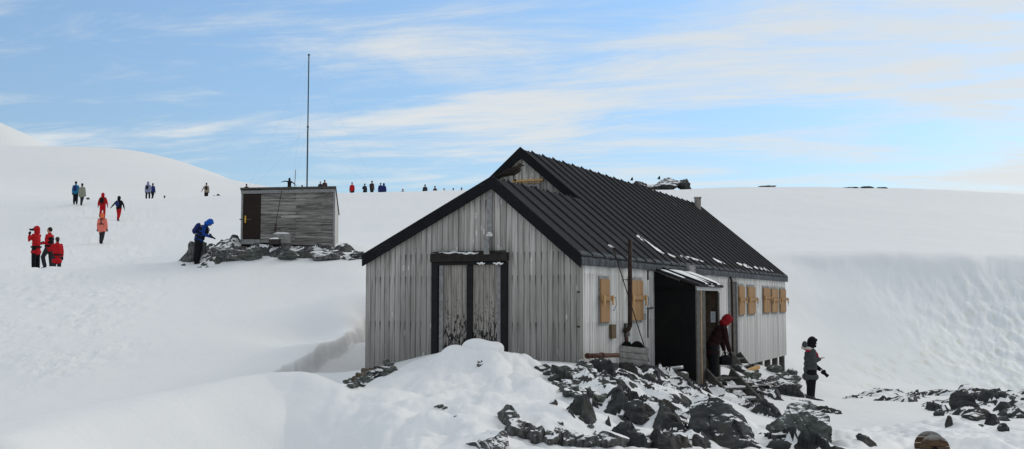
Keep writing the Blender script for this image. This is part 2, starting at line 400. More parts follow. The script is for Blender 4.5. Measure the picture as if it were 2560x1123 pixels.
def ground(X, Y, detail=True):
    X = np.asarray(X, float); Y = np.asarray(Y, float); shp = X.shape
    X = X.reshape(-1); Y = Y.reshape(-1)
    th = np.arctan2(X, Y); r = np.hypot(X, Y)
    lim = math.radians(34)
    thc = np.clip(th, -lim, lim)
    a, b = thc, np.log(np.clip(r, 4.0, 480))
    z = np.empty(len(X))
    for k in range(0, len(X), 20000):
        s = slice(k, k+20000)
        z[s] = _U((a[s,None]-_a[None])**2+(b[s,None]-_b[None])**2)@_w[:_n]+_w[_n]+_w[_n+1]*a[s]+_w[_n+2]*b[s]
    z = CAMZ+z*np.clip(r, 4.0, 480)
    far = sstep(480, 700, r); z = z*(1-far)-25*far
    # scoop lip beside the hut
    d, sd, pr = segdist(X, Y, LIP)
    rag = .12*fbm(X*1.3, Y*1.3, 5, 4)
    side = sstep(-.05, .10, sd*d+rag)
    amp = .36*sstep(.0, .12, pr)*(1-sstep(.8, 1, pr))
    z = z-amp*side*(1-sstep(.6, 2.2, d))+amp*.1*(1-side)*(1-sstep(.3, 1.6, d))
    d2, s2, p2 = segdist(X, Y, CREST)
    lf_ = 1-sstep(700, 1010, 1280+X/np.maximum(Y, 1)*2607)
    cam_side = sstep(-.05, 1.5, s2*d2+.05*fbm(X*.9, Y*.9, 71, 2))
    z = z-.80*np.clip(s2*d2-.05, 0, 2.7)/2.7*sstep(-.05, .5, s2*d2)*lf_*(1-.8*sstep(2.7, 6, d2))+.05*np.exp(-(d2/.35)**2)*lf_
    for bx, by, rx, ry, h in BUMPS:
        z = z+h*np.exp(-((X-bx)/rx)**2-((Y-by)/ry)**2)
    if detail:
        z = z+.022*fbm(X*.30, Y*.2, 11, 2)*sstep(8, 14, r)*np.clip(r/20, 0, 2)
        z = z+.012*fbm(X*1.2, Y*.8, 31, 3)
        nr_m = sstep(-3.2, -1.5, X)*(1-sstep(7, 9, X))*sstep(9, 11, Y)*(1-sstep(17, 18, Y))
        z = z+nr_m*(.06*fbm(X*1.1, Y*.9, 33, 2)+.16*(np.abs(vnoise(X*1.5+.3*vnoise(X, Y, 35), Y*1.3, 36))-.2)+.05*(np.abs(vnoise(X*4, Y*3.4, 37))-.2)+.012*fbm(X*7, Y*6, 34, 2))
        ic = iceface(X, Y)
        lipn = sstep(1900, 2050, 1280+X/np.maximum(Y,1)*2607)*sstep(40,42,Y)
        z = z-.22*lipn*(1-sstep(45.2, 45.9, Y+.7*fbm(X*.35, Y*.1, 8, 4)))*sstep(42.5, 45, Y)
        z = z+ic*(.09*fbm(X*.22, Y*.2, 41, 2, .5)+.05*fbm(X*2.2, Y*1.0, 42, 4, .6)*sstep(13, 20, X)*2.4)
        dd = np.minimum(segdist(X, Y, PATH)[0]/(1+r*.02), segdist(X, Y, PATH2)[0])
        z = z+.06*(1-sstep(.3, 2.8, dd))*sstep(-.25, .35, fbm(X*.5, Y*.4, 53, 2))*fbm(X*2.6, Y*1.3, 51, 3)
    return z.reshape(shp)
def iceface(X, Y):
    pxr = 1280+X/np.maximum(Y, 1)*2607
    m = sstep(1950, 2150, pxr)
    return m*sstep(31, 34, Y)*(1-sstep(45.0, 45.9, Y+.7*fbm(X*.35, Y*.1, 8, 4)))
def gz(x, y): return float(ground(np.array([x]), np.array([y]))[0])

th = np.radians(np.concatenate([np.linspace(-180,-60,14)[:-1], np.linspace(-60,-31,60)[:-1], np.linspace(-31,31,1040), np.linspace(31,60,60)[1:], np.linspace(60,180,14)[1:]]))
rr = np.concatenate([np.geomspace(.6,7.5,30)[:-1], np.geomspace(7.5,16,130)[:-1], np.geomspace(16,27,240)[:-1], np.geomspace(27,50,130)[:-1], np.geomspace(50,480,150)[:-1], np.geomspace(480,6000,26)])
R_, T_ = np.meshgrid(rr, th, indexing='ij')
GX, GY = R_*np.sin(T_), R_*np.cos(T_)
GZ = ground(GX, GY)
sid = np.abs(T_) > math.radians(62)
pxr = 1280+GX/np.maximum(GY, 1)*2607
ice = iceface(GX, GY); ice[sid] = 0
zr = (CAMZ-GZ)
ochre = sstep(2080, 2420, pxr+np.clip((GZ+0)*-60, -200, 200))*.8+sstep(.6, -.6, GZ)*.7
ochre = np.clip(ochre, 0, 1)*ice
d, sd, pr = segdist(GX, GY, LIP)
dirt = sstep(-.04, .04, sd*d+.12*fbm(GX*1.3, GY*1.3, 5, 4))*(1-sstep(4.5, 6.5, d))*sstep(.0, .03, pr)*(GY > 17.0)*1.0
dd = np.minimum(segdist(GX, GY, PATH)[0]/(1+R_*.02), segdist(GX, GY, PATH2)[0])
tramp = (1-sstep(.6, 2.6, dd))*sstep(-.3, .3, fbm(GX*.4, GY*.3, 61, 2)+.25)
g = grid_mesh('snow_ground', np.stack([GX, GY, GZ], -1), len(rr), len(th), M['snow'], dict(rough=ice*(.04+.96*sstep(2260, 2560, pxr+60*fbm(GX*.3, GY*.3, 91, 3)))*sstep(-.25, .2, fbm(GX*.35, GY*.5, 92, 3)+.3*sstep(2400, 2560, pxr)), ice=ice, ochre=ochre, dirt=dirt, tramp=tramp))
props(g, 'snow covered ground rising to the ridge', kind='structure')

# far mountain at the left edge
nr, nc = 60, 120
u = np.linspace(0, 1, nc)[None, :]*np.ones((nr, 1)); w = np.linspace(0, 1, nr)[:, None]*np.ones((1, nc))
X = -1250+u*1150; Y = 620+w*700
hgt = np.clip(1-np.hypot((X+640)/534, (Y-930)/300), 0, 1)
Z = -20+hgt*267+9*fbm(X*.01, Y*.01, 3, 4)*(hgt > 0)
m = grid_mesh('distant_mountain', np.stack([X, Y, Z], -1), nr, nc, M['snow']); props(m, 'distant snowy mountain slope', kind='structure')
# ================================================================== camera, sky, sun
cam = bpy.data.cameras.new('camera'); co = bpy.data.objects.new('camera', cam); C.objects.link(co)
co.location = (0, 0, CAMZ); co.rotation_euler = (PI/2+PITCH, 0, 0)
cam.sensor_width = 36; cam.lens = 36*F/2560; cam.clip_start = .1; cam.clip_end = 12000
sc = bpy.context.scene; sc.camera = co
sc.view_settings.view_transform = 'Standard'; sc.view_settings.look = 'None'; sc.view_settings.exposure = EXPOSURE
sc.view_settings.gamma = 1
w = bpy.data.worlds.new('World'); sc.world = w; w.use_nodes = True
class WT(NT):
    def __init__(s, nt): s.n, s.l = nt.nodes, nt.links
t = WT(w.node_tree); bg = t.n['Background']
sky = t.new('ShaderNodeTexSky', sky_type='NISHITA'); sky.sun_disc = False
sky.sun_elevation = math.radians(SUN_EL); sky.sun_rotation = math.radians(SUN_AZ)
sky.altitude = 100; sky.air_density = 1.0; sky.dust_density = .3; sky.ozone_density = 2.5
d = t.new('ShaderNodeTexCoord').outputs['Generated']
sep = t.new('ShaderNodeSeparateXYZ'); t.l.new(d, sep.inputs[0]); dx, dy, dz = sep.outputs
zz = t.math('ADD', t.math('MAXIMUM', dz, 0), .10)
cx = t.math('DIVIDE', dx, zz); cy = t.math('DIVIDE', dy, zz)
cm = t.new('ShaderNodeCombineXYZ'); t.put(cm.inputs[0], cx); t.put(cm.inputs[1], cy)
cv = cm.outputs[0]
rot = t.new('ShaderNodeVectorRotate'); t.put(rot.inputs['Vector'], cv); rot.inputs['Angle'].default_value = math.radians(12); cr = rot.outputs[0]
n1 = t.noise(t.scale(cr, (.42, 1.0, 1), (5.1, 2.2, 0)), 1.0, 10, .64, .6)
n2 = t.noise(t.scale(cr, (.5, 1.5, 1), (9.1, 4.7, 0)), 2.6, 9, .65, .6)
n3 = t.noise(t.scale(cv, (.35, .35, 1), (1.3, 8.2, 0)), 1.0, 3, .5)
# thicker bank low on the right, thinner on the left; everything is a function of direction only
side = t.ramp(dx, [(-.35, -.02), (.4, .04)])
v = t.math('ADD', t.math('MULTIPLY', n1, .52), t.math('MULTIPLY', n2, .40))
v = t.math('ADD', v, t.math('MULTIPLY', n3, .3))
v = t.math('ADD', v, side)
v = t.math('ADD', v, t.ramp(dz, [(.29, 0), (.36, .10)]))
cov = t.ramp(v, [(CLOUD_LO, 0), (CLOUD_HI, 1)], 'S')
cov = t.math('ADD', t.math('MULTIPLY', cov, .86), .13)
up = t.ramp(dz, [(.35, 0), (.75, .85)])            # unseen heavier veil overhead, added to grey the light on the snow
cov = t.math('MAXIMUM', cov, up)
cloud = t.mix(t.ramp(dz, [(.0, 0), (.35, 1)]), CLOUD_LOW, CLOUD_TOP)
gr = t.mix(t.ramp(dz, [(.06, 0), (.34, 1)]), SKY_LOW, SKY_TINT)
skyc = t.mix(1.0, sky.outputs[0], gr, 'MULTIPLY')
t.l.new(t.mix(cov, skyc, cloud), bg.inputs[0]); bg.inputs[1].default_value = SKY_STR
sun = bpy.data.lights.new('sun', 'SUN'); so = bpy.data.objects.new('sun', sun); C.objects.link(so)
sun.energy = SUN_STR; sun.angle = math.radians(SUN_ANG); sun.color = (1, .94, .86)
el, az = math.radians(SUN_EL), math.radians(SUN_AZ)
sd_ = Vector((math.sin(az)*math.cos(el), math.cos(az)*math.cos(el), math.sin(el)))   # towards the sun
so.rotation_euler = sd_.to_track_quat('Z', 'Y').to_euler(); so.location = sd_*50
# ================================================================== main hut
HC = P(1450, 750, 18.0); HX, HY = HC.x, HC.y
ANG = -math.atan2(1230, 2607)
ux = Vector((math.cos(ANG), math.sin(ANG), 0)); uy = Vector((-math.sin(ANG), math.cos(ANG), 0))
HUT = empty('wooden_hut', (HX, HY, 0), ANG, 'large weathered timber hut with black battened felt roof and boarded windows', 'hut')
def loc(w): # world -> hut local
    d = Vector(w)-Vector((HX, HY, 0)); return Vector((d.dot(ux), d.dot(uy), d.z))
def wld(l): return Vector((HX, HY, 0))+ux*l[0]+uy*l[1]+Vector((0,0,l[2]))
def onface(px, py, axis, val):
    """photo pixel -> hut local point on plane local[axis]=val"""
    r = ray(px, py); rl = Vector((r.dot(ux), r.dot(uy), r.z)); o = loc((0, 0, CAMZ))
    k = (val-o[axis])/rl[axis]; return o+rl*k
def FP(px, py, y=0): return onface(px, py, 1, y)
def WP(px, py, x=0): return onface(px, py, 0, x)
EAVE = WP(1450, 640).z; SMAIN = WP(1634, 700).y; LEN = WP(1962, 700).y
RF = FP(1239, 445); XF, ZF = RF.x, RF.z             # front ridge
RM = FP(1306, 380, SMAIN); XM, ZM = RM.x, RM.z       # main ridge
XL = FP(918, 700).x; ZL = FP(918, 648).z
SL = (ZM-EAVE)/-XM; ZF = EAVE+SL*-XF
ML = 2*XM
print('HUT', EAVE, SMAIN, LEN, XF, ZF, XM, ZM, XL, ZL, 'slope', SL, RF.z)

def wood(name, ca, cb, dark, rows=(), z_dark=0, knots=1.0, gscale=1.0, horiz=False, streak=1.0, damp=None, rough=.85):
    t = NT(name, rough, .15); o = t.obj(); uvn = t.new('ShaderNodeTexCoord').outputs['UV']
    su = t.new('ShaderNodeSeparateXYZ'); t.l.new(uvn, su.inputs[0]); U, V_ = su.outputs[0], su.outputs[1]
    isl = t.isl(); off = t.new('ShaderNodeCombineXYZ'); t.put(off.inputs[0], t.math('MULTIPLY', isl, 37)); t.put(off.inputs[1], t.math('MULTIPLY', isl, 71)); t.put(off.inputs[2], t.math('MULTIPLY', isl, 13))
    so = t.new('ShaderNodeSeparateXYZ'); t.l.new(o, so.inputs[0])
    lng = V_   # along the grain, metres
    gv = t.new('ShaderNodeCombineXYZ'); t.put(gv.inputs[0], t.math('MULTIPLY', t.math('ADD', so.outputs[0], so.outputs[1]) if not horiz else so.outputs[2], 1)); t.put(gv.inputs[1], t.math('MULTIPLY', lng, 1))
    gv = t.vmath('ADD', gv.outputs[0], off.outputs[0])
    g1 = t.noise(t.scale(gv, (28*gscale, 1.1, 1)), 1, 5, .6, .8)
    g2 = t.noise(t.scale(gv, (9*gscale, .7, 1)), 1, 4, .6, .6)
    g3 = t.noise(t.scale(gv, (75*gscale, 3, 1)), 1, 3, .7)
    tint = t.ramp(isl, [(0, .78), (1, 1.15)])
    c = t.mix(t.ramp(g2, [(.35, 0), (.65, 1)]), ca, cb)
    c = t.mix(t.ramp(g1, [(.46, 0), (.72, .85*streak)]), c, dark)
    c = t.mix(t.ramp(g3, [(.55, 0), (.8, .35*streak)]), c, dark)
    cmb = t.new('ShaderNodeCombineXYZ'); [t.put(cmb.inputs[i], tint) for i in range(3)]
    c = t.mix(1, c, cmb.outputs[0], 'MULTIPLY')
    if knots:
        kv = t.vor(t.scale(gv, (7, 1.9, 1)), 1.0)
        c = t.mix(t.ramp(kv, [(.07, .8*knots), (.13, 0)]), c, tuple(min(1, q*1.5) for q in cb))
        c = t.mix(t.ramp(kv, [(.02, .8*knots), (.05, 0)]), c, tuple(q*.5 for q in dark))
    for zr_ in rows:
        # iron stains that run down from the nails
        dz_ = t.math('SUBTRACT', zr_, V_)
        a = t.math('MULTIPLY', t.ramp(dz_, [(-.03, 0), (.0, 1)]), t.ramp(dz_, [(.02, 1), (.22, 0)]))
        for uu in (.07, .93):
            e = t.ramp(t.math('ABSOLUTE', t.math('SUBTRACT', U, uu)), [(.05, 1), (.13, 0)])
            k = t.math('MULTIPLY', t.math('MULTIPLY', a, e), t.ramp(t.noise(t.scale(gv, (5, .3, 1)), 1, 1), [(.42, 0), (.58, .75)]))
            c = t.mix(k, c, (.018, .018, .02))
    if damp:
        z0, z1, q = damp
        f = t.math('MULTIPLY', t.ramp(V_, [(z0, q), (z1, 0)]), t.ramp(g2, [(.3, .5), (.6, 1)]))
        c = t.mix(f, c, dark)
    edge = t.ramp(t.math('ABSOLUTE', t.math('SUBTRACT', U, .5)), [(.43, 0), (.5, .6)])
    c = t.mix(edge, c, tuple(q*.35 for q in dark))
    t.bump(t.math('ADD', g1, t.math('MULTIPLY', g3, .5)), .5, .006)
    return t.col(c)
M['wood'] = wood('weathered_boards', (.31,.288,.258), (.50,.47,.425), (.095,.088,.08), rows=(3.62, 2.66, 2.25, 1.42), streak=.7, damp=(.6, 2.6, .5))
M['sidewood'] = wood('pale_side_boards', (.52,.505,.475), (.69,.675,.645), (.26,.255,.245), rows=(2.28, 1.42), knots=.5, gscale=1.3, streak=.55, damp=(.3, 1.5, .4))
M['mwood'] = wood('upper_gable_boards', (.30,.275,.24), (.52,.48,.42), (.10,.095,.085), rows=(), damp=None)
def painted():
    t = NT('flaked_door', .8, .2); base = M['wood']
    o = t.obj(); p = t.scale(o, (14, 14, 2.4)); n = t.noise(p, 1, 6, .65, .4); n2 = t.noise(t.scale(o, (26, 26, 9)), 1, 6, .7, .8); g = t.noise(t.scale(o, (50, 50, 1.5)), 1, 4, .6, .6)
    so = t.new('ShaderNodeSeparateXYZ'); t.l.new(o, so.inputs[0])
    c = t.mix(t.ramp(g, [(.35, 0), (.65, 1)]), (.17,.15,.13), (.38,.345,.30))
    c = t.mix(t.ramp(n, [(.5, 0), (.75, .5)]), c, (.075, .07, .066))
    k = t.math('ADD', n2, t.ramp(so.outputs[2], [(.7, .17), (2.3, -.12)]))
    c = t.mix(t.ramp(k, [(.56, 0), (.60, 1)]), c, (.016, .015, .015))
    t.bump(k, .4, .005); return t.col(c)
M['flaked'] = painted()
def feltm(name, base, hi, rough=.5, bumpk=.3):
    t = NT(name, .9, .10); o = t.obj(); rough = .88
    n = t.noise(t.scale(o, (1.2, 3.5, 1.2)), 2, 6, .65, .4); n2 = t.noise(o, 30, 3, .7); n3 = t.noise(o, .9, 4)
    c = t.mix(t.ramp(n, [(.4, 0), (.75, 1)]), base, hi)
    c = t.mix(t.ramp(t.math('MULTIPLY', n3, n2), [(.33, 0), (.45, .7)]), c, tuple(q*2.1 for q in hi))
    t.put(t.b.inputs['Roughness'], t.ramp(n, [(.3, rough-.08), (.7, rough+.15)]))
    t.bump(t.math('ADD', n, n2), bumpk, .01); return t.col(c)
M['felt'] = feltm('roof_felt', (.018,.0185,.02), (.033,.034,.037), .6)
M['feltfront'] = feltm('roof_felt_front', (.020,.021,.022), (.040,.042,.047), .55)
M['black'] = feltm('black_felt', (.007,.007,.007), (.013,.012,.012), .75, .15)
M['barge'] = feltm('black_bargeboard', (.010,.010,.011), (.018,.018,.02), .6)
M['eavefelt'] = feltm('grey_eave_felt', (.05,.055,.062), (.15,.165,.18), .55, .6)
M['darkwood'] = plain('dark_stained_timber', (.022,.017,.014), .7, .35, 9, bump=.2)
M['blacktim'] = plain('black_timber', (.010,.010,.010), .7, .3, 9, bump=.2)
M['ply'] = wood('new_plywood', (.64,.37,.17), (.78,.49,.25), (.36,.20,.10), knots=.6, gscale=.35, streak=.5)
M['pine'] = plain('fresh_pine', (.50,.30,.12), .7, .18, 9)
M['grey'] = plain('grey_timber', (.24,.235,.225), .85, .3, 14, bump=.3)
M['greyd'] = plain('dull_grey_timber', (.085,.08,.072), .85, .35, 10, bump=.3)
M['iron'] = plain('rusty_iron', (.035,.020,.016), .7, .5, 18, bump=.3)
M['rust'] = plain('rust', (.075,.030,.020), .8, .5, 25, bump=.3)
M['zinc'] = plain('stained_metal_flue', (.25,.22,.19), .6, .5, 6, metal=0)
M['dark'] = plain('dark_gap', (.006,.006,.006), .9)
M['snowlump'] = plain('packed_snow', SNOW, .6, .03, 6, bump=.4)
M['steel'] = plain('dull_steel', (.12,.12,.12), .5, .2)

def clipz(mb, x0, x1, y0, y1, zb, tops, mi=0, face='y', horiz=False):
    """board between x0..x1, bottom zb, slanted top; front face carries uv"""
    zt0, zt1 = tops
    p = [(x0,y0,zb),(x1,y0,zb),(x1,y1,zb),(x0,y1,zb),(x0,y0,zt0),(x1,y0,zt1),(x1,y1,zt1),(x0,y1,zt0)]
    u = [(0,zb),(1,zb),(1,zt1),(0,zt0)]
    uvs = [[(.5,0)]*4, [(.5,0)]*4, u, u, [(u[1]), u[0], u[3], u[2]], u]
    mb.hexa(p, uvs, mi)
def roofz(x, front):
    if front: return EAVE+SL*(-x) if x > XF else ZF+(x-XF)*(ZF-ZL)/(XF-XL)
    return EAVE+SL*(-x) if x > XM else ZM+(x-XM)*SL
rng = random.Random(3)
# ---- front gable wall
DL, DR = FP(1098, 800).x, FP(1258, 800).x; DT = FP(1200, 658).z
mb = MB(); x = XL; w_ = .108
while x < -.001:
    w0 = w_*rng.uniform(.9, 1.12); x1 = min(0, x+w0)
    if x < XF < x1: x1 = XF
    j = rng.uniform(0, .006)
    if x1 > DL+.02 and x < DR-.02: zb = DT
    else: zb = .15
    clipz(mb, x+.0025, x1-.0025, -.035-j, -.008, zb, (roofz(x, True)-.03, roofz(x1, True)-.03))
    x = x1
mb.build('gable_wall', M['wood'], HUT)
mb = MB()   # solid core of the annexe and hut walls
def prism(mb, xs, y0, y1, zb, front):
    n = len(xs); v = [(x, y0, zb if k == 0 else z) for k, (x, z) in enumerate(())]
def gable_core(y0, y1, xl, zl, xr, xc, zc, zr, zb):
    v = []
    for y in (y0, y1): v += [(xl,y,zb),(xr,y,zb),(xr,y,zr),(xc,y,zc),(xl,y,zl)]
    mb.add(v, [(0,1,2,3,4), (9,8,7,6,5), (0,5,6,1), (1,6,7,2), (4,9,5,0), (2,7,8,3), (3,8,9,4)])
gable_core(0, SMAIN-.02, XL, ZL-.06, -.03, XF, ZF-.06, EAVE-.06, .05)
gable_core(SMAIN+.02, LEN-.02, ML+.03, EAVE-.06, -.03, XM, ZM-.06, EAVE-.06, .05)
mb.build('wall_core', M['dark'], HUT)
# corner board
mb = MB(); mb.box(-.012, .022, -.045, .09, .1, EAVE+.0, 0, [[(.5,0)]*4]*6); mb.build('corner_board', M['wood'], HUT)
# ---- side wall (narrow reeded boards)
mb = MB(); y = .09
PD0, PD1 = WP(1822, 700).y, WP(1838, 700).y
while y < LEN:
    y1 = min(LEN, y+.078*rng.uniform(.93, 1.07)); j = rng.uniform(0, .005)
    zb, zt = .0, EAVE+.0
    yc = (y+y1)/2
    if not (PD0 < yc < PD1):
        p = [(-.01,y+.002,zb),(.012+j,y+.002,zb),(.012+j,y1-.002,zb),(-.01,y1-.002,zb),(-.01,y+.002,zt),(.012+j,y+.002,zt),(.012+j,y1-.002,zt),(-.01,y1-.002,zt)]
        u = [(0,zb),(1,zb),(1,zt),(0,zt)]
        mb.hexa(p, [[(.5,0)]*4, [(.5,0)]*4, u, u, u, u])
    y = y1
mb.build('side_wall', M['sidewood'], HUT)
# far end + left walls (plain boards, seen only from the side)
mb = MB(); x = ML
while x < -.01:
    x1 = min(0, x+.13)
    if x < XM < x1: x1 = XM
    clipz(mb, x+.003, x1-.003, LEN-.01, LEN+.02, 0, (roofz(x, False)-.04, roofz(x1, False)-.04))
    x = x1
mb.build('end_wall', M['mwood'], HUT); mb = MB()
x = ML
while x < XF+.4:       # upper gable above the annexe roof
    x1 = x+.15
    if x < XM < x1: x1 = XM
    clipz(mb, x+.0035, x1-.0035, SMAIN-.03, SMAIN-.002, .2 if x < XL-.1 else 2.2, (min(roofz(x, False)-.04, 9), roofz(x1, False)-.04))
    x = x1
mb.build('upper_gable_wall', M['mwood'], HUT)
for (yy0, yy1, xx, zt) in ((0, SMAIN, XL, ZL-.03), (SMAIN, LEN, ML, EAVE-.02)):
    y = yy0; mb = MB()
    while y < yy1:
        y1 = min(yy1, y+.12); u = [(0,0),(1,0),(1,zt),(0,zt)]
        mb.hexa([(xx-.03,y+.003,0),(xx,y+.003,0),(xx,y1-.003,0),(xx-.03,y1-.003,0),(xx-.03,y+.003,zt),(xx,y+.003,zt),(xx,y1-.003,zt),(xx-.03,y1-.003,zt)], [[(.5,0)]*4]*2+[u]*4); y = y1
    mb.build('back_wall', M['wood'], HUT)
# piles under the far end
for yy in np.linspace(LEN*.62, LEN-.15, 7):
    mb = MB(); mb.box(-.20, -.04, yy-.08, yy+.08, -1.1, -.002); mb.build('pile', M['greyd'], HUT)
mb = MB(); mb.box(-.30, -.1, LEN*.45, LEN-.2, -.9, -.5); 
for yy in np.linspace(LEN*.6, LEN-.1, 7): 
    mb = MB(); mb.box(-2.6, -2.4, yy-.1, yy+.1, -1.1, -.002); mb.build('pile', M['greyd'], HUT)
mb = MB(); mb.box(-3.5, -3.3, 2, LEN-.3, -1.1, 0); mb.box(-3.3, -.35, LEN*.5, LEN*.5+.2, -1.1, 0); mb.build('foundation', M['black'], HUT)
# ---- roofs
OV = .14; TH = .06
def slope_roof(name, xr, zr, xe, s_, y0, y1, mat, rib0, ribs=True, kids=None):
    """sheet from ridge (xr,zr) to eave xe, slope sign s_; returns object"""
    L = abs(xe-xr); d = 1 if xe > xr else -1
    ze = zr-L*s_
    n = Vector((d*s_, 0, 1)).normalized()
    mb = MB(); a = Vector((xr, 0, zr)); b = Vector((xe, 0, ze))
    t0, t1 = n*.0, n*TH
    def q(v, y): return (v.x, y, v.z)
    p = [q(a,y0), q(b,y0), q(b,y1), q(a,y1), q(a+t1,y0), q(b+t1,y0), q(b+t1,y1), q(a+t1,y1)]
    if d < 0: p = [p[1],p[0],p[3],p[2],p[5],p[4],p[7],p[6]]
    mb.hexa(p)
    r = mb.build(name, mat, HUT)
    mb = MB(); y = rib0
    while ribs and y < y1-.02:
        j = rng.uniform(-.012, .012)
        A = a+n*(TH-.004); B = b+n*(TH-.004)-(b-a).normalized()*.02
        hw, hh = .022, .036
        A2 = A+n*hh+(a-b).normalized()*.03; B2 = B+n*hh*.9
        v = [q(A,y-hw+j), q(A,y+hw+j), q(A2,y+.014+j), q(A2,y-.014+j), q(B,y-hw), q(B,y+hw), q(B2,y+.014), q(B2,y-.014)]
        mb.add(v, [(0,1,2,3), (7,6,5,4), (0,4,5,1), (1,5,6,2), (2,6,7,3), (3,7,4,0)])
        y += .61
    if ribs: mb.build('roof_battens', mat, r)
    return r
eo = .055   # eave overhang in x
rf = slope_roof('annexe_roof', XF, ZF, eo, SL, -.10, SMAIN-.08, M['feltfront'], .42)
rl = slope_roof('annexe_roof', XF, ZF, XL-.02, (ZF-ZL)/(XF-XL), -.10, SMAIN-.05, M['feltfront'], .42)
rm = slope_roof('main_roof', XM, ZM, eo, SL, SMAIN-.08, LEN+.12, M['felt'], SMAIN+.43)
rb = slope_roof('main_roof', XM, ZM, ML-.13, SL, SMAIN-.08, LEN+.12, M['felt'], SMAIN+.43)
# bargeboards
def barge(xa, za, xb, zb_, y, h=.20, th=.045, parent=None, lift=.0):
    a, b = Vector((xa, y, za+lift)), Vector((xb, y, zb_+lift))
    mb = MB(); v = []
    for yy in (y-th, y):
        v += [(xa,yy,za+lift-h),(xb,yy,zb_+lift-h),(xb,yy,zb_+lift),(xa,yy,za+lift)]
    mb.hexa([v[0],v[1],v[5],v[4],v[3],v[2],v[6],v[7]])
    mb.build('bargeboard', M['barge'], HUT)
lf = TH/math.cos(math.atan(SL))+.02
barge(XF, ZF, eo+.01, ZF-(eo+.01-XF)*SL, -.102, .25, lift=lf)
sl2 = (ZF-ZL)/(XF-XL)
barge(XL-.03, ZL-.03*sl2, XF, ZF, -.102, .22, lift=lf)
barge(XM, ZM, XF+.35, ZM-(XF+.35-XM)*SL, SMAIN-.082, .24, lift=lf)
barge(ML-.14, ZM+(ML-.14-XM)*SL, XM, ZM, SMAIN-.082, .24, lift=lf)
barge(XM, ZM, eo, ZM-(eo-XM)*SL, LEN+.17, .22, lift=lf)
# rolled felt along the eave
mb = MB(); ze = EAVE-eo*SL
pr_ = [(eo-.07, ze+.14), (eo+.015, ze+.085), (eo+.03, ze-.02), (eo+.02, ze-.10), (eo-.0, ze-.105), (eo-.03, ze-.02)]
N_ = 90
vs = []
for i in range(N_+1):
    yy = -.10+(LEN+.22)*i/N_
    for (x_, z_) in pr_: vs.append((x_+rng.uniform(-.008,.008), yy, z_+rng.uniform(-.012,.012)))
k_ = len(pr_)
mb.add(vs, [(i*k_+j, i*k_+(j+1)%k_, (i+1)*k_+(j+1)%k_, (i+1)*k_+j) for i in range(N_) for j in range(k_)]+[tuple(range(k_-1,-1,-1)), tuple(N_*k_+j for j in range(k_))])
mb.build('eave_flashing', M['eavefelt'], HUT)
# soffit board
mb = MB(); mb.box(0.0, eo-.005, -.09, LEN+.1, EAVE-.125, EAVE-.10); mb.build('soffit', M['greyd'], HUT)
# snow remains at the eave
def roofpatch(px0, py0, px1, py1, wid, name='snow_patch', jag=5):
    """elongated ragged patch lying in the roof plane between two pixels"""
    def onroof(px, py):
        r = ray(px, py); rl_ = Vector((r.dot(ux), r.dot(uy), r.z)); o = loc((0,0,CAMZ))
        # plane z = EAVE - SL*x + lift
        k = (EAVE+.055*1.3-SL*o.x-o.z)/(rl_.z+SL*rl_.x); return o+rl_*k
    A, B = onroof(px0, py0), onroof(px1, py1)
    n = Vector((SL, 0, 1)).normalized(); d = B-A
    mb = MB(); nn = 14; top = []; bot = []
    for i in range(nn+1):
        f = i/nn; c = A+d*f
        wl = 1.5*wid*math.sin(PI*min(1, f*1.0+.04))**.6*rng.uniform(.5, 1.05)
        wr = 1.5*wid*math.sin(PI*min(1, f*1.0+.04))**.6*rng.uniform(.5, 1.05)
        sh = rng.uniform(-.04, .04)
        top += [c+Vector((0,-wl+sh,0)), c+Vector((0,sh,0))+n*.035, c+Vector((0,wr+sh,0))]
    mb.add(top, [(i*3+j, i*3+j+1, i*3+j+4, i*3+j+3) for i in range(nn) for j in range(2)])
    low = [v-n*.03 for v in top]
    mb.add(low, [(i*3+j+3, i*3+j+4, i*3+j+1, i*3+j) for i in range(nn) for j in range(2)])
    mb.build(name, M['snowlump'], rm, smooth=True)
for a in ((1592,590,1658,636,.16),(1668,636,1688,645,.10),(1700,640,1718,651,.05),(1716,643,1758,656,.20),(1781,647,1812,662,.22),(1841,658,1872,671,.22),(1858,661,1880,673,.12),(1885,667,1895,674,.12),(1898,668,1906,676,.10),(1908,670,1922,680,.16),(1926,676,1932,682,.07),(1520,614,1534,622,.05)):
    roofpatch(*a)
# chimney
q = FP(1762, 515, LEN-.75)
mb = MB(); cxx, cyy = XM+.28, LEN-.75
mb.tube([(cxx,cyy,ZM-.45),(cxx,cyy,ZM+.16)], .115, 12); mb.tube([(cxx,cyy,ZM+.16),(cxx,cyy,ZM+.2)], [.135,.135], 12)
mb.build('chimney', M['zinc'], HUT)
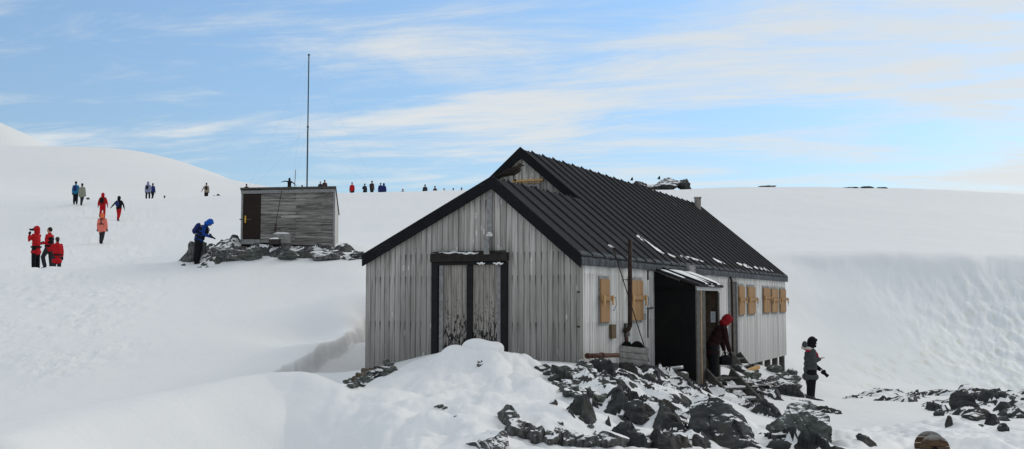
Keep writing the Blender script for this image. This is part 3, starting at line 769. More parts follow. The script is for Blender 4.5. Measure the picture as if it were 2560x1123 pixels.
# ---- double door on the gable
def FB(mb, px0, px1, py0, py1, y0, y1):
    a, b = FP(px0, py1), FP(px1, py0); mb.box(a.x, b.x, y0, y1, a.z, b.z)
DOOR = MB(); a_, b_ = FP(1100, 1000), FP(1256, 662); DOOR.box(a_.x, b_.x, -.004, .004, .2, DT); DOOR = DOOR.build('door_recess', M['dark'], HUT)
mb = MB(); FB(mb, 1083, 1100, 655, 1010, -.09, -.0365); FB(mb, 1256, 1273, 655, 1010, -.09, -.0365)
FB(mb, 1088, 1268, 653, 664, -.085, -.0365); mb.build('door_frame', M['blacktim'], HUT, bevel=.006)
mb = MB(); FB(mb, 1083, 1275, 631, 656, -.125, -.038); mb.build('door_lintel', M['darkwood'], HUT, bevel=.008)
mb = MB(); FB(mb, 1086, 1268, 628, 631, -.15, -.038); mb.build('lintel_cap', M['blacktim'], HUT)
for (pa, pb) in ((1104, 1171), (1184, 1252)):
    mb = MB(); x0, x1 = FP(pa, 800).x, FP(pb, 800).x; k = 5
    for i in range(k):
        xa = x0+(x1-x0)*i/k; xb = x0+(x1-x0)*(i+1)/k; u = [(0,0),(1,0),(1,2),(0,2)]
        jj = rng.uniform(0, .006)
        mb.hexa([(xa+.003,-.03-jj,.3),(xb-.003,-.03-jj,.3),(xb-.003,-.006,.3),(xa+.003,-.006,.3),(xa+.003,-.03-jj,DT-.03),(xb-.003,-.03-jj,DT-.03),(xb-.003,-.006,DT-.03),(xa+.003,-.006,DT-.03)], [u]*6)
    dr = mb.build('door', M['flaked'], HUT)
mb = MB(); FB(mb, 1170, 1185, 664, 1010, -.07, -.03); mb.build('door_post', M['blacktim'], HUT)
mb = MB(); FB(mb, 1100, 1111, 664, 1010, -.055, -.0365); FB(mb, 1246, 1256, 664, 1010, -.055, -.0365); mb.build('door_trim', M['grey'], HUT)
for (p0, p1, yy) in ((1097, 1165, 632), (1148, 1196, 633.5), (1192, 1212, 659), (1232, 1258, 659)):
    mb = MB(); a_ = FP(p0, yy, -.13); b_ = FP(p1, yy, -.13); nn = 8
    for i in range(nn+1): pass
    mb.tube([(a_.x+(b_.x-a_.x)*i/nn, -.125, a_.z+.012*math.sin(i*1.7)) for i in range(nn+1)], [.006+.016*math.sin(PI*i/nn)*rng.uniform(.6,1.2) for i in range(nn+1)], 8)
    mb.build('snow_patch', M['snowlump'], HUT, smooth=True)
# bracket with white porcelain cap and the vertical board above the door
mb = MB(); FB(mb, 1219, 1232, 592, 637, -.16, -.045); mb.build('gable_bracket', M['grey'], HUT, bevel=.004)
mb = MB(); FB(mb, 1221, 1234, 472, 592, -.065, -.045); mb.build('gable_batten', M['grey'], HUT)
a_ = FP(1226, 588, -.1)
mb = MB(); mb.tube([(a_.x-.06,-.12,a_.z-.01),(a_.x+.04,-.13,a_.z),(a_.x+.06,-.13,a_.z+.01)], [.03,.028,.012], 8); mb.ell((a_.x,-.13,a_.z+.035),(.045,.04,.025))
mb.build('white_bracket_cap', plain('white_china', (.62,.6,.57), .4, .1), HUT, smooth=True)
# dark drip line below
# new timber strip and small window in the upper gable
mb = MB(); 
def GP(px, py): return FP(px, py, SMAIN-.03)
a_, b_ = GP(1283, 456), GP(1359, 447); mb.box(a_.x, b_.x, SMAIN-.075, SMAIN-.031, a_.z, b_.z)
a_, b_ = GP(1283, 461), GP(1354, 456.4); mb.box(a_.x, b_.x, SMAIN-.09, SMAIN-.031, a_.z, b_.z)
mb.build('window_lintel', M['pine'], HUT)
a_, b_ = GP(1290, 480), GP(1350, 461); fr = MB(); fr.box(a_.x, b_.x, SMAIN-.06, SMAIN-.031, a_.z, b_.z); fr = fr.build('gable_window', M['grey'], HUT)
a_, b_ = GP(1296, 480), GP(1344, 466); mb = MB(); mb.box(a_.x, b_.x, SMAIN-.066, SMAIN-.06, a_.z, b_.z); mb.build('pane', plain('dark_pane', (.02,.022,.024), .15, .1, spec=.5), fr)
# ---- window shutters along the side
def shutter(px0, px1, pyt, pyb, crate=True):
    a, b = WP(px0, pyb), WP(px1, pyt); y0, y1, z0, z1 = a.y, b.y, a.z, b.z
    if z1 < z0: z0, z1 = z1, z0
    mb = MB(); mb.box(.02, .036, y0-.02, y1+.02, z0-.05, z1+.06); s = mb.build('window_frame', M['grey'], HUT)
    mb = MB(); mb.box(.0365, .068+.012*rng.random(), y0, y1, z0, z1); mb.build('shutter', M['ply'], s, bevel=.004)
    zm = z0+(z1-z0)*.56; h = .055*(z1-z0)
    mb = MB(); zm += rng.uniform(-.04,.04); mb.box(.082, .105, y0-.06, y1+.10, zm-h, zm+h); mb.build('crossbar', M['ply'], s, bevel=.003)
    for yy in (y0+.02, y1+.03):
        mb = MB(); mb.box(.106, .13, yy-.025, yy+.03, zm-h*rng.uniform(2.2,4), zm+h*1.3); mb.build('latch', M['pine'], s, bevel=.003)
    mb = MB(); mb.tube([(.11, y1+.05, zm+h*.5), (.12, y1+.17, zm+.02), (.11, y1+.22, zm-.12), (.10, y1+.14, zm-.22), (.10, y1+.05, zm-.22)], .006, 5)
    mb.build('cord', plain('blue_cord', (.05,.08,.12), .8) if 'cord' not in M else M['cord'], s)
M['cord'] = plain('blue_cord', (.05,.08,.12), .8)
for a in ((1495,1516,699,806),(1569,1600,702,802),(1843,1856,716,787),(1866,1883,718,785),(1905,1920,721,782),(1926,1940,723,781),(1947,1960,724,780)):
    shutter(*a)
# ---- porch
PX = .92; PY0 = WP(1634, 800).y; 
Q1 = onface(1740, 900, 1, PY0); PX = Q1.x
zo = onface(1740, 715, 1, PY0).z; zi = onface(1634, 674, 1, PY0).z
PY1 = onface(1796, 720, 0, PX).y; pw = onface(1762, 900, 0, PX).y
print('PORCH', PX, PY0, PY1, zo, zi, pw)
mb = MB(); k = 3
for i in range(k):   # black felted side in strips
    xa = .02+(PX-.02)*i/k; xb = .02+(PX-.02)*(i+1)/k
    f = lambda x_: zi+(zo-zi)*x_/PX-.03
    mb.hexa([(xa,PY0-.006*(i%2),-.25),(xb,PY0-.006*(i%2),-.25),(xb,PY0+.03,-.25),(xa,PY0+.03,-.25),(xa,PY0-.006*(i%2),f(xa)),(xb,PY0-.006*(i%2),f(xb)),(xb,PY0+.03,f(xb)),(xa,PY0+.03,f(xa))])
PORCH = mb.build('porch', M['black'], HUT)
mb = MB(); mb.box(PX+.002, PX+.03, PY0+.0, pw, -.28, zo-.06); mb.build('porch_post', M['greyd'], PORCH)
mb = MB(); mb.box(PX+.031, PX+.036, (PY0+pw)/2-.025, (PY0+pw)/2+.012, -.25, zo-.08); mb.build('post_trim', M['pine'], PORCH); mb = MB()
mb.box(PX-.02, PX+.012, PY1-.05, PY1-.04, 0, zo-.1); mb.build('post_trim', M['pine'], PORCH)
mb = MB()
for i in range(5):
    xa = .02+(PX-.02)*i/5; xb = .02+(PX-.02)*(i+1)/5; f = lambda x_: zi+(zo-zi)*x_/PX-.03
    mb.hexa([(xa+.003,PY1-.03,-.1),(xb-.003,PY1-.03,-.1),(xb-.003,PY1,-.1),(xa+.003,PY1,-.1),(xa+.003,PY1-.03,f(xa)),(xb-.003,PY1-.03,f(xb)),(xb-.003,PY1,f(xb)),(xa+.003,PY1,f(xa))])
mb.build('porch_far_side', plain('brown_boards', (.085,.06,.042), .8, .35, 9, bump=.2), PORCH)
mb = MB(); mb.box(PX-.01, PX+.025, PY1-.10, PY1, -.1, zo-.12); mb.build('porch_post', M['greyd'], PORCH)
mb = MB(); mb.box(PX+.004, PX+.045, PY0+.01, PY1+.03, zo-.09, zo-.005); mb.build('porch_fascia', plain('pale_fascia', (.50,.50,.49), .7, .15), PORCH, bevel=.004)
mb = MB(); mb.box(PX+.004, PX+.06, PY0+.01, PY1+.03, zo-.004, zo+.02); mb.build('fascia_trim', M['pine'], PORCH)
mb = MB(); o_ = .10
def pf(x_): return zi+(zo-zi)*x_/PX
mb.hexa([(-.0,PY0-.05,pf(0)),(PX+o_,PY0-.05,pf(PX+o_)+.02),(PX+o_,PY1+.06,pf(PX+o_)+.02),(0,PY1+.06,pf(0)),(-.0,PY0-.05,pf(0)+.05),(PX+o_,PY0-.05,pf(PX+o_)+.07),(PX+o_,PY1+.06,pf(PX+o_)+.07),(0,PY1+.06,pf(0)+.05)])
mb.box(0, PX+.06, PY0-.055, PY0-.01, zo-.05, zo-.049)
prf = mb.build('porch_roof', M['felt'], PORCH)
mb = MB()
for yy in (PY0+.4, PY0+.9, PY0+1.4): mb.beam((.02,yy,pf(0.02)+.065),(PX+o_,yy,pf(PX+o_)+.085),.05,.05)
mb.build('roof_battens', M['felt'], prf)
mb = MB()
def patch(mb, x0, x1, y0, y1, zf, h=.05, n=9):
    vs = []; 
    for i in range(n+1):
        for j in range(n+1):
            a, b = i/n, j/n; e = min(a, 1-a, b, 1-b)
            rg = rng.uniform(-1, 1)*.03 if e == 0 else 0
            X_ = x0+(x1-x0)*a+rg; Y_ = y0+(y1-y0)*b+rg
            vs.append((X_, Y_, zf(X_)+h*min(1, e*4)**.5*rng.uniform(.8, 1.1)-.004))
    m_ = n+1
    mb.add(vs, [(i*m_+j, i*m_+m_+j, i*m_+m_+j+1, i*m_+j+1) for i in range(n) for j in range(n)])
patch(mb, .08, PX+.10, PY0+.62, PY0+1.35, lambda x_: pf(x_)+.055, .06)
patch(mb, .15, PX+.08, PY0+1.40, PY1+.03, lambda x_: pf(x_)+.055, .07)
patch(mb, .1, PX*.75, PY0+.08, PY0+.33, lambda x_: pf(x_)+.052, .025)
mb.build('snow_patch', M['snowlump'], prf, smooth=True)
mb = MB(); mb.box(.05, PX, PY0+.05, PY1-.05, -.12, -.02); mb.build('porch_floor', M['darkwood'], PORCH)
# notice pinned to the inner far side
nl = onface(1777, 806, 1, PY1-.032); nr_ = onface(1789, 779, 1, PY1-.032)
mb = MB(); mb.box(nl.x, nr_.x, PY1-.038, PY1-.0315, nl.z, nr_.z); nt = mb.build('notice', plain('paper', (.66,.70,.74), .6, .03), PORCH)
mb = MB()
for i in range(7):
    zz_ = nr_.z-.04-(nr_.z-nl.z-.08)*i/6.5
    mb.box(nl.x+.02, nr_.x-.02-rng.uniform(0,.04), PY1-.0395, PY1-.0385, zz_-.004, zz_+.004)
mb.build('notice_text', plain('ink', (.35,.36,.38), .7), nt)
# steel bar brackets left of the porch
for (py_, pb) in ((671, 700), (770, 845)):
    mb = MB()
    a_ = WP(1633, py_, .03); b_ = WP(1620, py_+1, .03); c_ = WP(1620, pb, .03)
    mb.tube([a_, b_, c_], .016, 6)
    mb.build('porch_stay', M['iron'], HUT)
# eave block over the porch
a_, b_ = WP(1706, 690), WP(1722, 664); mb = MB(); mb.box(.02, .16, a_.y, b_.y, a_.z, b_.z); mb.build('eave_block', M['grey'], HUT, bevel=.006)
for i in range(6): 
    mb = MB(); yy = a_.y+.06+(b_.y-a_.y-.12)*(i % 2); zz_ = a_.z+.06+(i//2)*.09; mb.tube([(.158,yy,zz_),(.165,yy,zz_)], .02, 8)
    mb.build('bolt', M['dark'], HUT)
# second, narrow door with conduit
a_, b_ = WP(1822, 905), WP(1838, 705)
mb = MB(); mb.box(-.012, -.002, a_.y, b_.y, .0, EAVE-.02); mb.build('door_recess', M['dark'], HUT)
mb = MB(); mb.box(.0, .018, a_.y+.06, b_.y-.02, .05, b_.z); mb.build('side_door', M['greyd'], HUT)
mb = MB(); mb.box(.0, .05, a_.y-.04, a_.y+.05, .0, b_.z+.02); mb.box(.0, .05, b_.y-.03, b_.y+.05, .0, b_.z+.02); mb.box(0, .04, a_.y, b_.y, b_.z, b_.z+.14); mb.build('door_frame', M['grey'], HUT)
pts = [WP(1820, 690, .03), WP(1826, 692, .06), WP(1829, 702, .09), WP(1830, 740, .09), WP(1831, 800, .09), WP(1832, 880, .09)]
mb = MB(); mb.tube(pts, .028, 8); mb.build('conduit', M['iron'], HUT, smooth=True)
# stovepipe standing off the wall, bent in at the foot
q0 = WP(1575, 600, .20); q1 = WP(1575, 815, .20); e0 = WP(1564, 826, .03)
mb = MB(); mb.tube([q0, q0+(q1-q0)*.5, q1, q1+Vector((-.02,-.0,-.05)), Vector((.13, q1.y-.03, q1.z-.085)), Vector((.03, e0.y, q1.z-.09))], .043, 12)
mb.build('stovepipe', M['iron'], HUT, smooth=True)
a_ = WP(1558, 842); b_ = WP(1567, 808); mb = MB(); mb.box(.02, .06, a_.y, b_.y, a_.z, b_.z); mb.build('pipe_plate', M['greyd'], HUT)
a_ = WP(1560, 875); b_ = WP(1565, 842); mb = MB(); mb.box(.02, .05, a_.y, b_.y, a_.z, b_.z); mb.build('pipe_board', M['rust'], HUT)
a_ = WP(1568, 700, .02); mb = MB(); mb.tube([a_, (.24, q0.y, a_.z), (.02, q0.y+.1, a_.z)], .009, 5); mb.build('pipe_strap', M['iron'], HUT)
a_ = WP(1521, 847); b_ = WP(1531, 811); mb = MB(); mb.box(.02, .075, a_.y, b_.y, a_.z, b_.z); mb.build('wall_block', plain('brown_block', (.12,.085,.05), .8, .2), HUT, bevel=.004)
# number tag and little hinge marks
mb = MB(); a_ = WP(1605, 800); b_ = WP(1612, 784); mb.box(.018, .03, a_.y, b_.y, a_.z, b_.z); mb.build('wall_tag', M['grey'], HUT)
# hinge straps at the corner
for pyy in (730, 817): 
    mb = MB(); a_ = FP(1443, pyy, -.045); mb.box(a_.x, .02, -.055, -.046, a_.z-.012, a_.z+.012)
    mb.build('corner_strap', M['iron'], HUT)
# guy wire from the roof
A = WP(1532, 618, .2); Bq = P(1623, 905, 20.9); 
mb = MB(); Bl = loc(Bq); mb.tube([A, A+(Bl-A)*.5, Bl], .010, 5); 
s0 = A+(Bl-A)*.86; s1 = A+(Bl-A)*.92; mb.tube([s0, s1], .022, 6); mb.build('guy_wire', M['iron'], HUT)
# ================================================================== rocks
_YS = np.geomspace(8.5, 150, 420)
def G(px, py):
    """point of the ground seen at photo pixel"""
    r = ray(px, py); X = r.x/r.y*_YS; Z = CAMZ+r.z/r.y*_YS
    g_ = ground(X, _YS); b = np.nonzero(Z < g_)[0]
    i = b[0] if len(b) else len(_YS)-1
    if i == 0: i = 1
    a0, a1 = Z[i-1]-g_[i-1], Z[i]-g_[i]; f = a0/(a0-a1) if a0 != a1 else 0
    Y = _YS[i-1]+(_YS[i]-_YS[i-1])*min(1, max(0, f))
    return Vector((r.x/r.y*Y, Y, gz(r.x/r.y*Y, Y)))
M['rock'] = mat_rock('rock', (.03,.031,.032), (.09,.092,.086), snow=.66, soft=.10)
M['outcrop'] = mat_rock('outcrop_rock', (.016,.017,.018), (.058,.06,.056), use_attr=True)
M['outcrops'] = mat_rock('outcrop_rock_grey', (.035,.035,.035), (.15,.15,.14), band=(3,3,.8), use_attr=True)
M['rockd'] = mat_rock('rock_bare', (.018,.019,.02), (.07,.071,.066), snow=.90, soft=.08)
M['rockg'] = mat_rock('rock_greenish', (.06,.066,.060), (.16,.175,.15), snow=.86, soft=.08)
M['rocks'] = mat_rock('rock_streaked', (.05,.05,.05), (.24,.23,.215), snow=.74, soft=.08, band=(3.5,3.5,.8))
M['rockw'] = mat_rock('rock_frosted', (.05,.05,.052), (.15,.15,.15), snow=.38, soft=.25)
M['rockb'] = mat_rock('rock_brown', (.07,.05,.035), (.24,.17,.10), snow=.95)
def stone_mesh(name, seed, sub=3, flat=.55, cuts=14, rough=.05, el=1.0, mat=None, smooth=False):
    r_ = random.Random(seed); bm = bmesh.new(); bmesh.ops.create_icosphere(bm, subdivisions=sub, radius=1)
    v = np.array([q.co[:] for q in bm.verts])
    for _ in range(cuts):
        n = np.array([r_.gauss(0,1), r_.gauss(0,1), r_.gauss(0,.8)]); n /= np.linalg.norm(n)
        d = r_.uniform(.52, .86); s = v@n-d; m = s > 0; v[m] -= s[m,None]*n
    ln = np.linalg.norm(v, axis=1, keepdims=True)
    lo = fbm(v[:,0]*.9+seed*.7, v[:,1]*.9+v[:,2]*.8, seed+2, 2)
    f1 = fbm(v[:,0]*2.2+seed, v[:,1]*2.2+v[:,2]*1.7, seed, 4)+fbm(v[:,2]*2.4-seed, v[:,0]*1.3-v[:,1]*1.9, seed+5, 4)
    hc, ck = cells(v[:,0]*2.1+v[:,2], v[:,1]*2.1-v[:,2]*.8, seed, .5, 2.2)
    v = v*(1+(lo*.16+f1*rough+hc*rough*.9-(1-sstep(0,.1,ck))*rough*.6)[:,None])
    v = v*np.array([el, 1, flat]); v -= [0, 0, v[:,2].min()]
    for q, c in zip(bm.verts, v): q.co = c
    me = bpy.data.meshes.new(name); bm.to_mesh(me); bm.free()
    me.polygons.foreach_set('use_smooth', [smooth]*len(me.polygons)); me.materials.append(mat or M['rock']); return me
def put_rock(name, me, px, py, wpx, hpx, rz=None, sink=.22, label=None, group=None, cat='rock', dy=1.0, tilt=0, Y=None):
    q = G(px, py) if Y is None else P(px, py, Y); s = q.y/2607
    o = bpy.data.objects.new(name, me); C.objects.link(o)
    v = np.array([c.co[:] for c in me.vertices]); ext = v.max(0)-v.min(0)
    rz = random.uniform(-.5, .5) if rz is None else rz
    w_, h_ = wpx*s, hpx*s/(1-sink)
    o.scale = (w_/ext[0], w_*dy/ext[1], h_/ext[2]); o.rotation_euler = (0, tilt, rz)
    o.location = (q.x, q.y+w_*dy*.35, q.z-h_*sink)
    return props(o, label, cat, group)
BIG = [  # px, base py, w, h, mat, flat, label
 (1812,1150,195,150,'rock',.9,'large smooth black boulder in front of the porch steps'),
 (2030,1118,165,108,'rockg',.75,'big dark green grey boulder in front of the standing grey parka person'),
 (1600,1062,85,60,'rockd',.8,'dark square edged block of rock below the wooden crate'),
 (1500,1010,60,22,'rockg',.5,'flat rock at the foot of the dry stone heap'),
 (1215,1142,122,62,'rockw',.7,'rounded frosted boulder at the bottom edge below the door'),
 (2000,1135,125,58,'rock',.5,'low snow streaked rock below the big green grey boulder'),
 (2172,1128,52,42,'rockd',.5,'slanting striped rock left of the cable drum'),
 (2415,1026,72,48,'rockd',.8,'jagged black rock standing highest on the right flat'),
 (2375,1066,19,26,'rockd',1.2,'small upright black stone below the jagged black rock'),
 (2352,1040,26,16,'rockd',.6,'small black stone left of the upright stone'),
 (2512,1080,32,20,'rockd',.6,'lone pointed stone in snow right of the cable drum'),
 (2440,1050,60,18,'rockd',.4,'flat dark stone below the jagged black rock'),
 (2545,1046,52,28,'rock',.6,'squared rock at the right edge of the photo'),
 (2480,998,70,18,'rockd',.5,'low black rock behind the jagged rock on the brink'),
 (1905,985,60,26,'rockd',.5,'dark block of rock beside the second steps'),
 (1965,972,60,20,'rock',.5,'snow dusted flat rock left of the grey parka person'),
 (1865,975,40,20,'rockb',.5,'brownish square stone between the two wooden steps'),
]
for i, (px, py, w_, h_, mt, fl, lb) in enumerate(BIG):
    if not mt: continue
    big = w_ > 100
    me = stone_mesh('boulder', 100+i, 6 if big else 4, fl, 16, .07 if mt != 'rocks' else .12, 1.15, M[mt])
    if big: q_ = G(px, 1112) if py > 1115 else None
    if py > 1115:
        q = G(px, 1112); me_y = q.y
        o = put_rock('boulder', me, px, py, w_, h_, rz=random.uniform(-.3,.3), sink=.28, label=lb, Y=q.y-.1)
    else:
        put_rock('boulder', me, px, py, w_, h_, label=lb, rz=random.uniform(-.3,.3), sink=.35 if px > 2150 else .22)
for i, (px, py, w_, h_, mt, lb) in enumerate([(488,656,52,56,'rocks','tall streaked boulder the blue hooded photographer stands against'),(560,656,110,44,'rocks','long striped slab right of the blue hooded photographer'),
    (628,652,60,34,'rockg','rounded grey rock below the dark shed door'),(722,652,60,26,'rockg','blocky rock below the shed crates'),(812,652,80,30,'rocks','broken sloping slab below the right end of the shed'),(895,648,44,20,'rock','low rock touching the roof edge of the big hut')]):
    put_rock('boulder', stone_mesh('boulder', 200+i, 5, .6, 16, .10, 1.15, M[mt]), px, py, w_, h_, label=lb, rz=.1*(i%3-1), sink=.12, dy=.7)
def ledge(pts, w_, h_, seed, mat, label, n):
    """a broken rock face: overlapping upright slabs in one mesh"""
    mb = MB(); r_ = random.Random(seed); c0 = None
    for i in range(n):
        f = i/(n-1)*(len(pts)-1); k = min(int(f), len(pts)-2); f -= k
        px = pts[k][0]*(1-f)+pts[k+1][0]*f; py = pts[k][1]*(1-f)+pts[k+1][1]*f
        q = G(px, min(py, 1116)); c0 = c0 or q; s_ = q.y/2607
        me = stone_mesh('tmp', seed+i, 3, 1.0, 12, .09, 1.0); v = np.array([c.co[:] for c in me.vertices]); e = v.max(0)-v.min(0)
        hh = h_*r_.uniform(.75, 1.15)*s_; a = r_.uniform(-.5, .5)
        v = v/e*np.array([w_*s_*r_.uniform(.9, 1.4), w_*s_*1.5, hh*1.6])
        v = v@np.array([[math.cos(a), math.sin(a), 0], [-math.sin(a), math.cos(a), 0], [0, 0, 1]])
        v = v+np.array([q.x-c0.x, q.y-c0.y+w_*s_*.5, q.z-c0.z-hh*.6]); mb.add(v.tolist(), [tuple(p.vertices) for p in me.polygons]); bpy.data.meshes.remove(me)
    o = mb.build('rock_slab', M[mat]); o.location = c0; return props(o, label, 'rock')
M['rockf'] = mat_rock('rock_face', (.035,.036,.036), (.17,.165,.15), snow=.80, soft=.08, band=(7,7,1.0))
ledge([(1268,1058),(1285,1082),(1320,1100),(1370,1110),(1418,1116)], 46, 40, 900, 'rockf', 'long curved ledge of upright slabs in the foreground snow', 10)
ledge([(1428,1122),(1480,1116),(1560,1120),(1640,1112),(1700,1116)], 64, 32, 930, 'rockf', 'broken rock face along the bottom edge left of the black boulder', 13)
# boulders on the skyline
for i, (px, py, w_, h_, lb) in enumerate([
    (1598,470,44,19,'small dark rock at the ridge just above the hut roof'), (1633,478,46,20,'snow flecked rock between the two skyline crags'),
    (1672,479,78,38,'tall dark crag on the skyline with snow streaks'), (1712,476,42,32,'blocky black crag at the right end of the skyline rocks'),
    (1922,470,46,8,'low snow capped rock on the skyline right of the crags')]):
    me = stone_mesh('crag', 300+i, 4, .8, 12, .09, 1.1, M['rock' if i in (1, 2, 4) else 'rockd'])
    q = P(px, py, 108)
    put_rock('crag', me, px, py, w_, h_, rz=0, label=lb, Y=108 if px < 1800 else 116, sink=.1, dy=.8)
for i, (px, py, w_, h_, lb) in enumerate([(2130,471,40,5,'left low rock of the thin rocky line on the skyline'),(2170,471,34,7,'highest low rock of the thin rocky line on the skyline'),(2205,471,36,4,'right low rock of the thin rocky line on the skyline')]):
    me = stone_mesh('crag', 320+i, 3, .4, 10, .1, 1.2, M['rockd']); put_rock('crag', me, px, py, w_, h_, rz=0, label=lb, Y=117, sink=.2, dy=.8)
for px, py, w_, h_, Y, lb in ((219,498,9,5,93,'small brown stone on the snow right of the khaki walker'),(546,492,12,8,92,'small pointed stone on the crest left of the shed'),(535,492,6,4,92,'tiny stone beside the pointed stone on the crest')):
    me = stone_mesh('crag', int(px), 3, .6, 10, .1, 1.2, M['rockb' if px < 300 else 'rockd']); put_rock('crag', me, px, py, w_, h_, rz=0, label=lb, Y=Y, sink=.2)

# ---- outcrops: blocky sheets of bedrock that break through the snow
def outcrop(name, label, x0, x1, y0, y1, res, blobs, mat, seed, base=-.32, cap=.07, rot=-.6, amp=1.0, fine=1.0, sz=1.0, sadd=0.0):
    xs = np.arange(x0, x1, res); ys = np.arange(y0, y1, res*1.25)
    X, Y = np.meshgrid(xs, ys); g_ = ground(X, Y)
    L = np.full(X.shape, base)
    for px, py, rw, rh, wt in blobs:     # size in photo pixels at that spot
        q = G(px, py); s = q.y/2607
        ry = max(.25, abs(G(px, py-rh).y-G(px, min(1119, py+rh)).y)/2)
        L = np.maximum(L, base+wt*np.exp(-(((X-q.x)/(rw*s))**2+((Y-q.y)/ry)**2)**1.3)) if wt > 0 else L+wt*np.exp(-(((X-q.x)/(rw*s))**2+((Y-q.y)/ry)**2))
    L = np.clip(L+.07*fbm(X*1.6, Y*1.2, seed+9, 3), base, cap)
    wx = X+.12*fbm(X*2, Y*2, seed+1, 2); wy = Y+.12*fbm(X*2, Y*2, seed+2, 2)
    h1, c1 = cells(wx/(.85*sz), wy/(.85*sz), seed+3, rot, 2.6, .55)
    h2, c2 = cells(wx/(.30*sz), wy/(.30*sz), seed+4, rot+.15, 2.0, .5)
    h3, c3 = cells(wx/(.10*sz), wy/(.10*sz), seed+6, rot, 1.7, .5)
    hh = amp*(.11*h1+.085*h2+.036*h3*fine)-.06*(1-sstep(0, .08, c1))-.03*(1-sstep(0, .10, c2))+.010*fbm(X*12, Y*12, seed+7, 2)
    Z = L+hh
    def blur(a, k):
        for ax in (0, 1):
            for _ in range(2):
                p = np.concatenate([np.repeat(np.take(a, [0], ax), k, ax), a, np.repeat(np.take(a, [-1], ax), k, ax)], ax)
                c = np.cumsum(p, ax); n = a.shape[ax]
                a = (np.take(c, range(2*k, 2*k+n), ax)-np.take(np.concatenate([np.zeros_like(np.take(c, [0], ax)), c], ax), range(0, n), ax))/(2*k+1)
        return a
    k = max(1, int(.07*sz/res)); Zs = blur(Z, k); Zl = blur(Z, k*3)
    gy_, gx_ = np.gradient(Zs+g_, res*1.25, res); nz = 1/np.sqrt(1+gx_**2+gy_**2)
    hollow = .6*np.clip((Zl-Z)/.07, -1, 1)+.6*np.clip((Zs-Z)/.025, -1, 1)
    sn = sstep(.45, .95, nz)*.62+.30*hollow+.42*fbm(X*1.1/sz, Y*1.1/sz, seed+11, 3)+.30*fbm(X*4.5, Y*4, seed+12, 4)+sadd+.06
    sn = np.clip(sn, 0, 1); w3 = sstep(.42, .62, sn)
    Z = g_+Z*(1-w3)+(Zs+.015)*w3
    keep = Z > g_-.10
    o = grid_mesh(name, np.stack([X, Y, Z], -1), X.shape[0], X.shape[1], mat, dict(sn=sn), keep=keep, smooth=False)
    return props(o, label, 'rock outcrop')
outcrop('bedrock_outcrop', 'broken dark bedrock with snow patches below the side wall of the big hut', .6, 8.6, 10.6, 27.5, .030, [
    (1345,940,50,16,.30),(1400,950,60,25,.36),(1470,960,70,35,.40),(1540,965,70,40,.42),(1600,975,80,45,.48),(1660,985,70,50,.46),(1560,1015,60,25,.40),
    (1690,950,60,20,.45),(1640,1030,60,25,.40),(1450,1025,50,10,.30),(1700,1010,60,30,.40),(1560,1095,60,10,.30),(1460,1000,40,12,.32),
    (1740,1000,60,30,.42),(1800,985,60,25,.40),(1780,1030,70,25,.38),(1870,1000,50,20,.36),(1680,1075,60,20,.34),(1720,1110,60,16,.40),
    (1440,1112,60,14,.36),(1560,1115,80,12,.42),(1660,1112,60,14,.42),(1920,1040,60,16,.34),(1960,1085,70,20,.40),(1960,1120,80,14,.40),(2080,1095,30,20,.36),
    (1350,1108,50,16,.36),(1620,925,50,12,.40),(1540,935,50,12,.36),(1850,960,60,14,.38),(1920,945,50,14,.42),(1990,965,45,12,.36),(1960,985,60,12,.36),(1900,975,60,14,.38),
    (1400,1000,50,14,.30),(1520,985,60,20,.42),(1600,1045,60,14,.36),(1380,975,40,14,.32),(1500,1085,60,10,.30),(1740,1060,50,16,.36),(2080,978,50,6,.34),(2030,985,60,6,.30),(1520,1060,10,6,.28),(1690,930,50,14,.45),(1480,925,40,10,.34)],
    M['outcrop'], 21, rot=-.95)
outcrop('rock_ledge', 'low line of black rocks along the brink at right before the ice cliff', 6.2, 14.2, 13.0, 27.5, .045, [
    (2120,980,40,5,.36),(2160,984,40,5,.38),(2200,990,50,5,.38),(2250,989,50,5,.38),(2140,996,60,3,.34),(2220,1000,60,3,.34),(2310,985,36,6,.40),(2370,984,40,7,.42),(2270,998,60,2,.32),(2330,1000,50,3,.36),
    (2440,995,50,9,.40),(2500,990,50,6,.38),(2550,985,30,6,.36),(2470,1012,60,6,.36),(2540,1012,50,4,.38),(2430,1040,40,8,.36),(2480,1046,30,4,.30),
    (2520,1028,40,5,.34),(2540,1042,40,8,.38),(2350,1028,24,6,.34),(2480,1060,20,6,.32),(2320,1022,14,3,.28),(2500,1050,16,5,.30),(2560,1000,30,8,.36)],
    M['outcrop'], 43, rot=.1, base=-.30, cap=.04, amp=.75)
outcrop('shed_outcrop', 'long streaked rock outcrop the small shed stands on', -13.2, -4.6, 34.8, 41.0, .055, [
    (505,640,40,12,.74),(550,632,50,14,.74),(600,634,50,12,.68),(650,632,60,13,.66),(710,634,70,13,.64),(770,636,70,12,.62),(830,638,60,12,.62),
    (880,642,40,9,.58),(915,641,30,7,.55),(570,614,60,8,.6),(640,614,60,8,.56),(860,624,30,8,.55),(720,616,80,7,.5),(800,620,60,7,.5)],
    M['outcrops'], 77, rot=-.35, base=-.45, cap=.22, amp=1.2, fine=1.6, sz=1.7, sadd=.02)
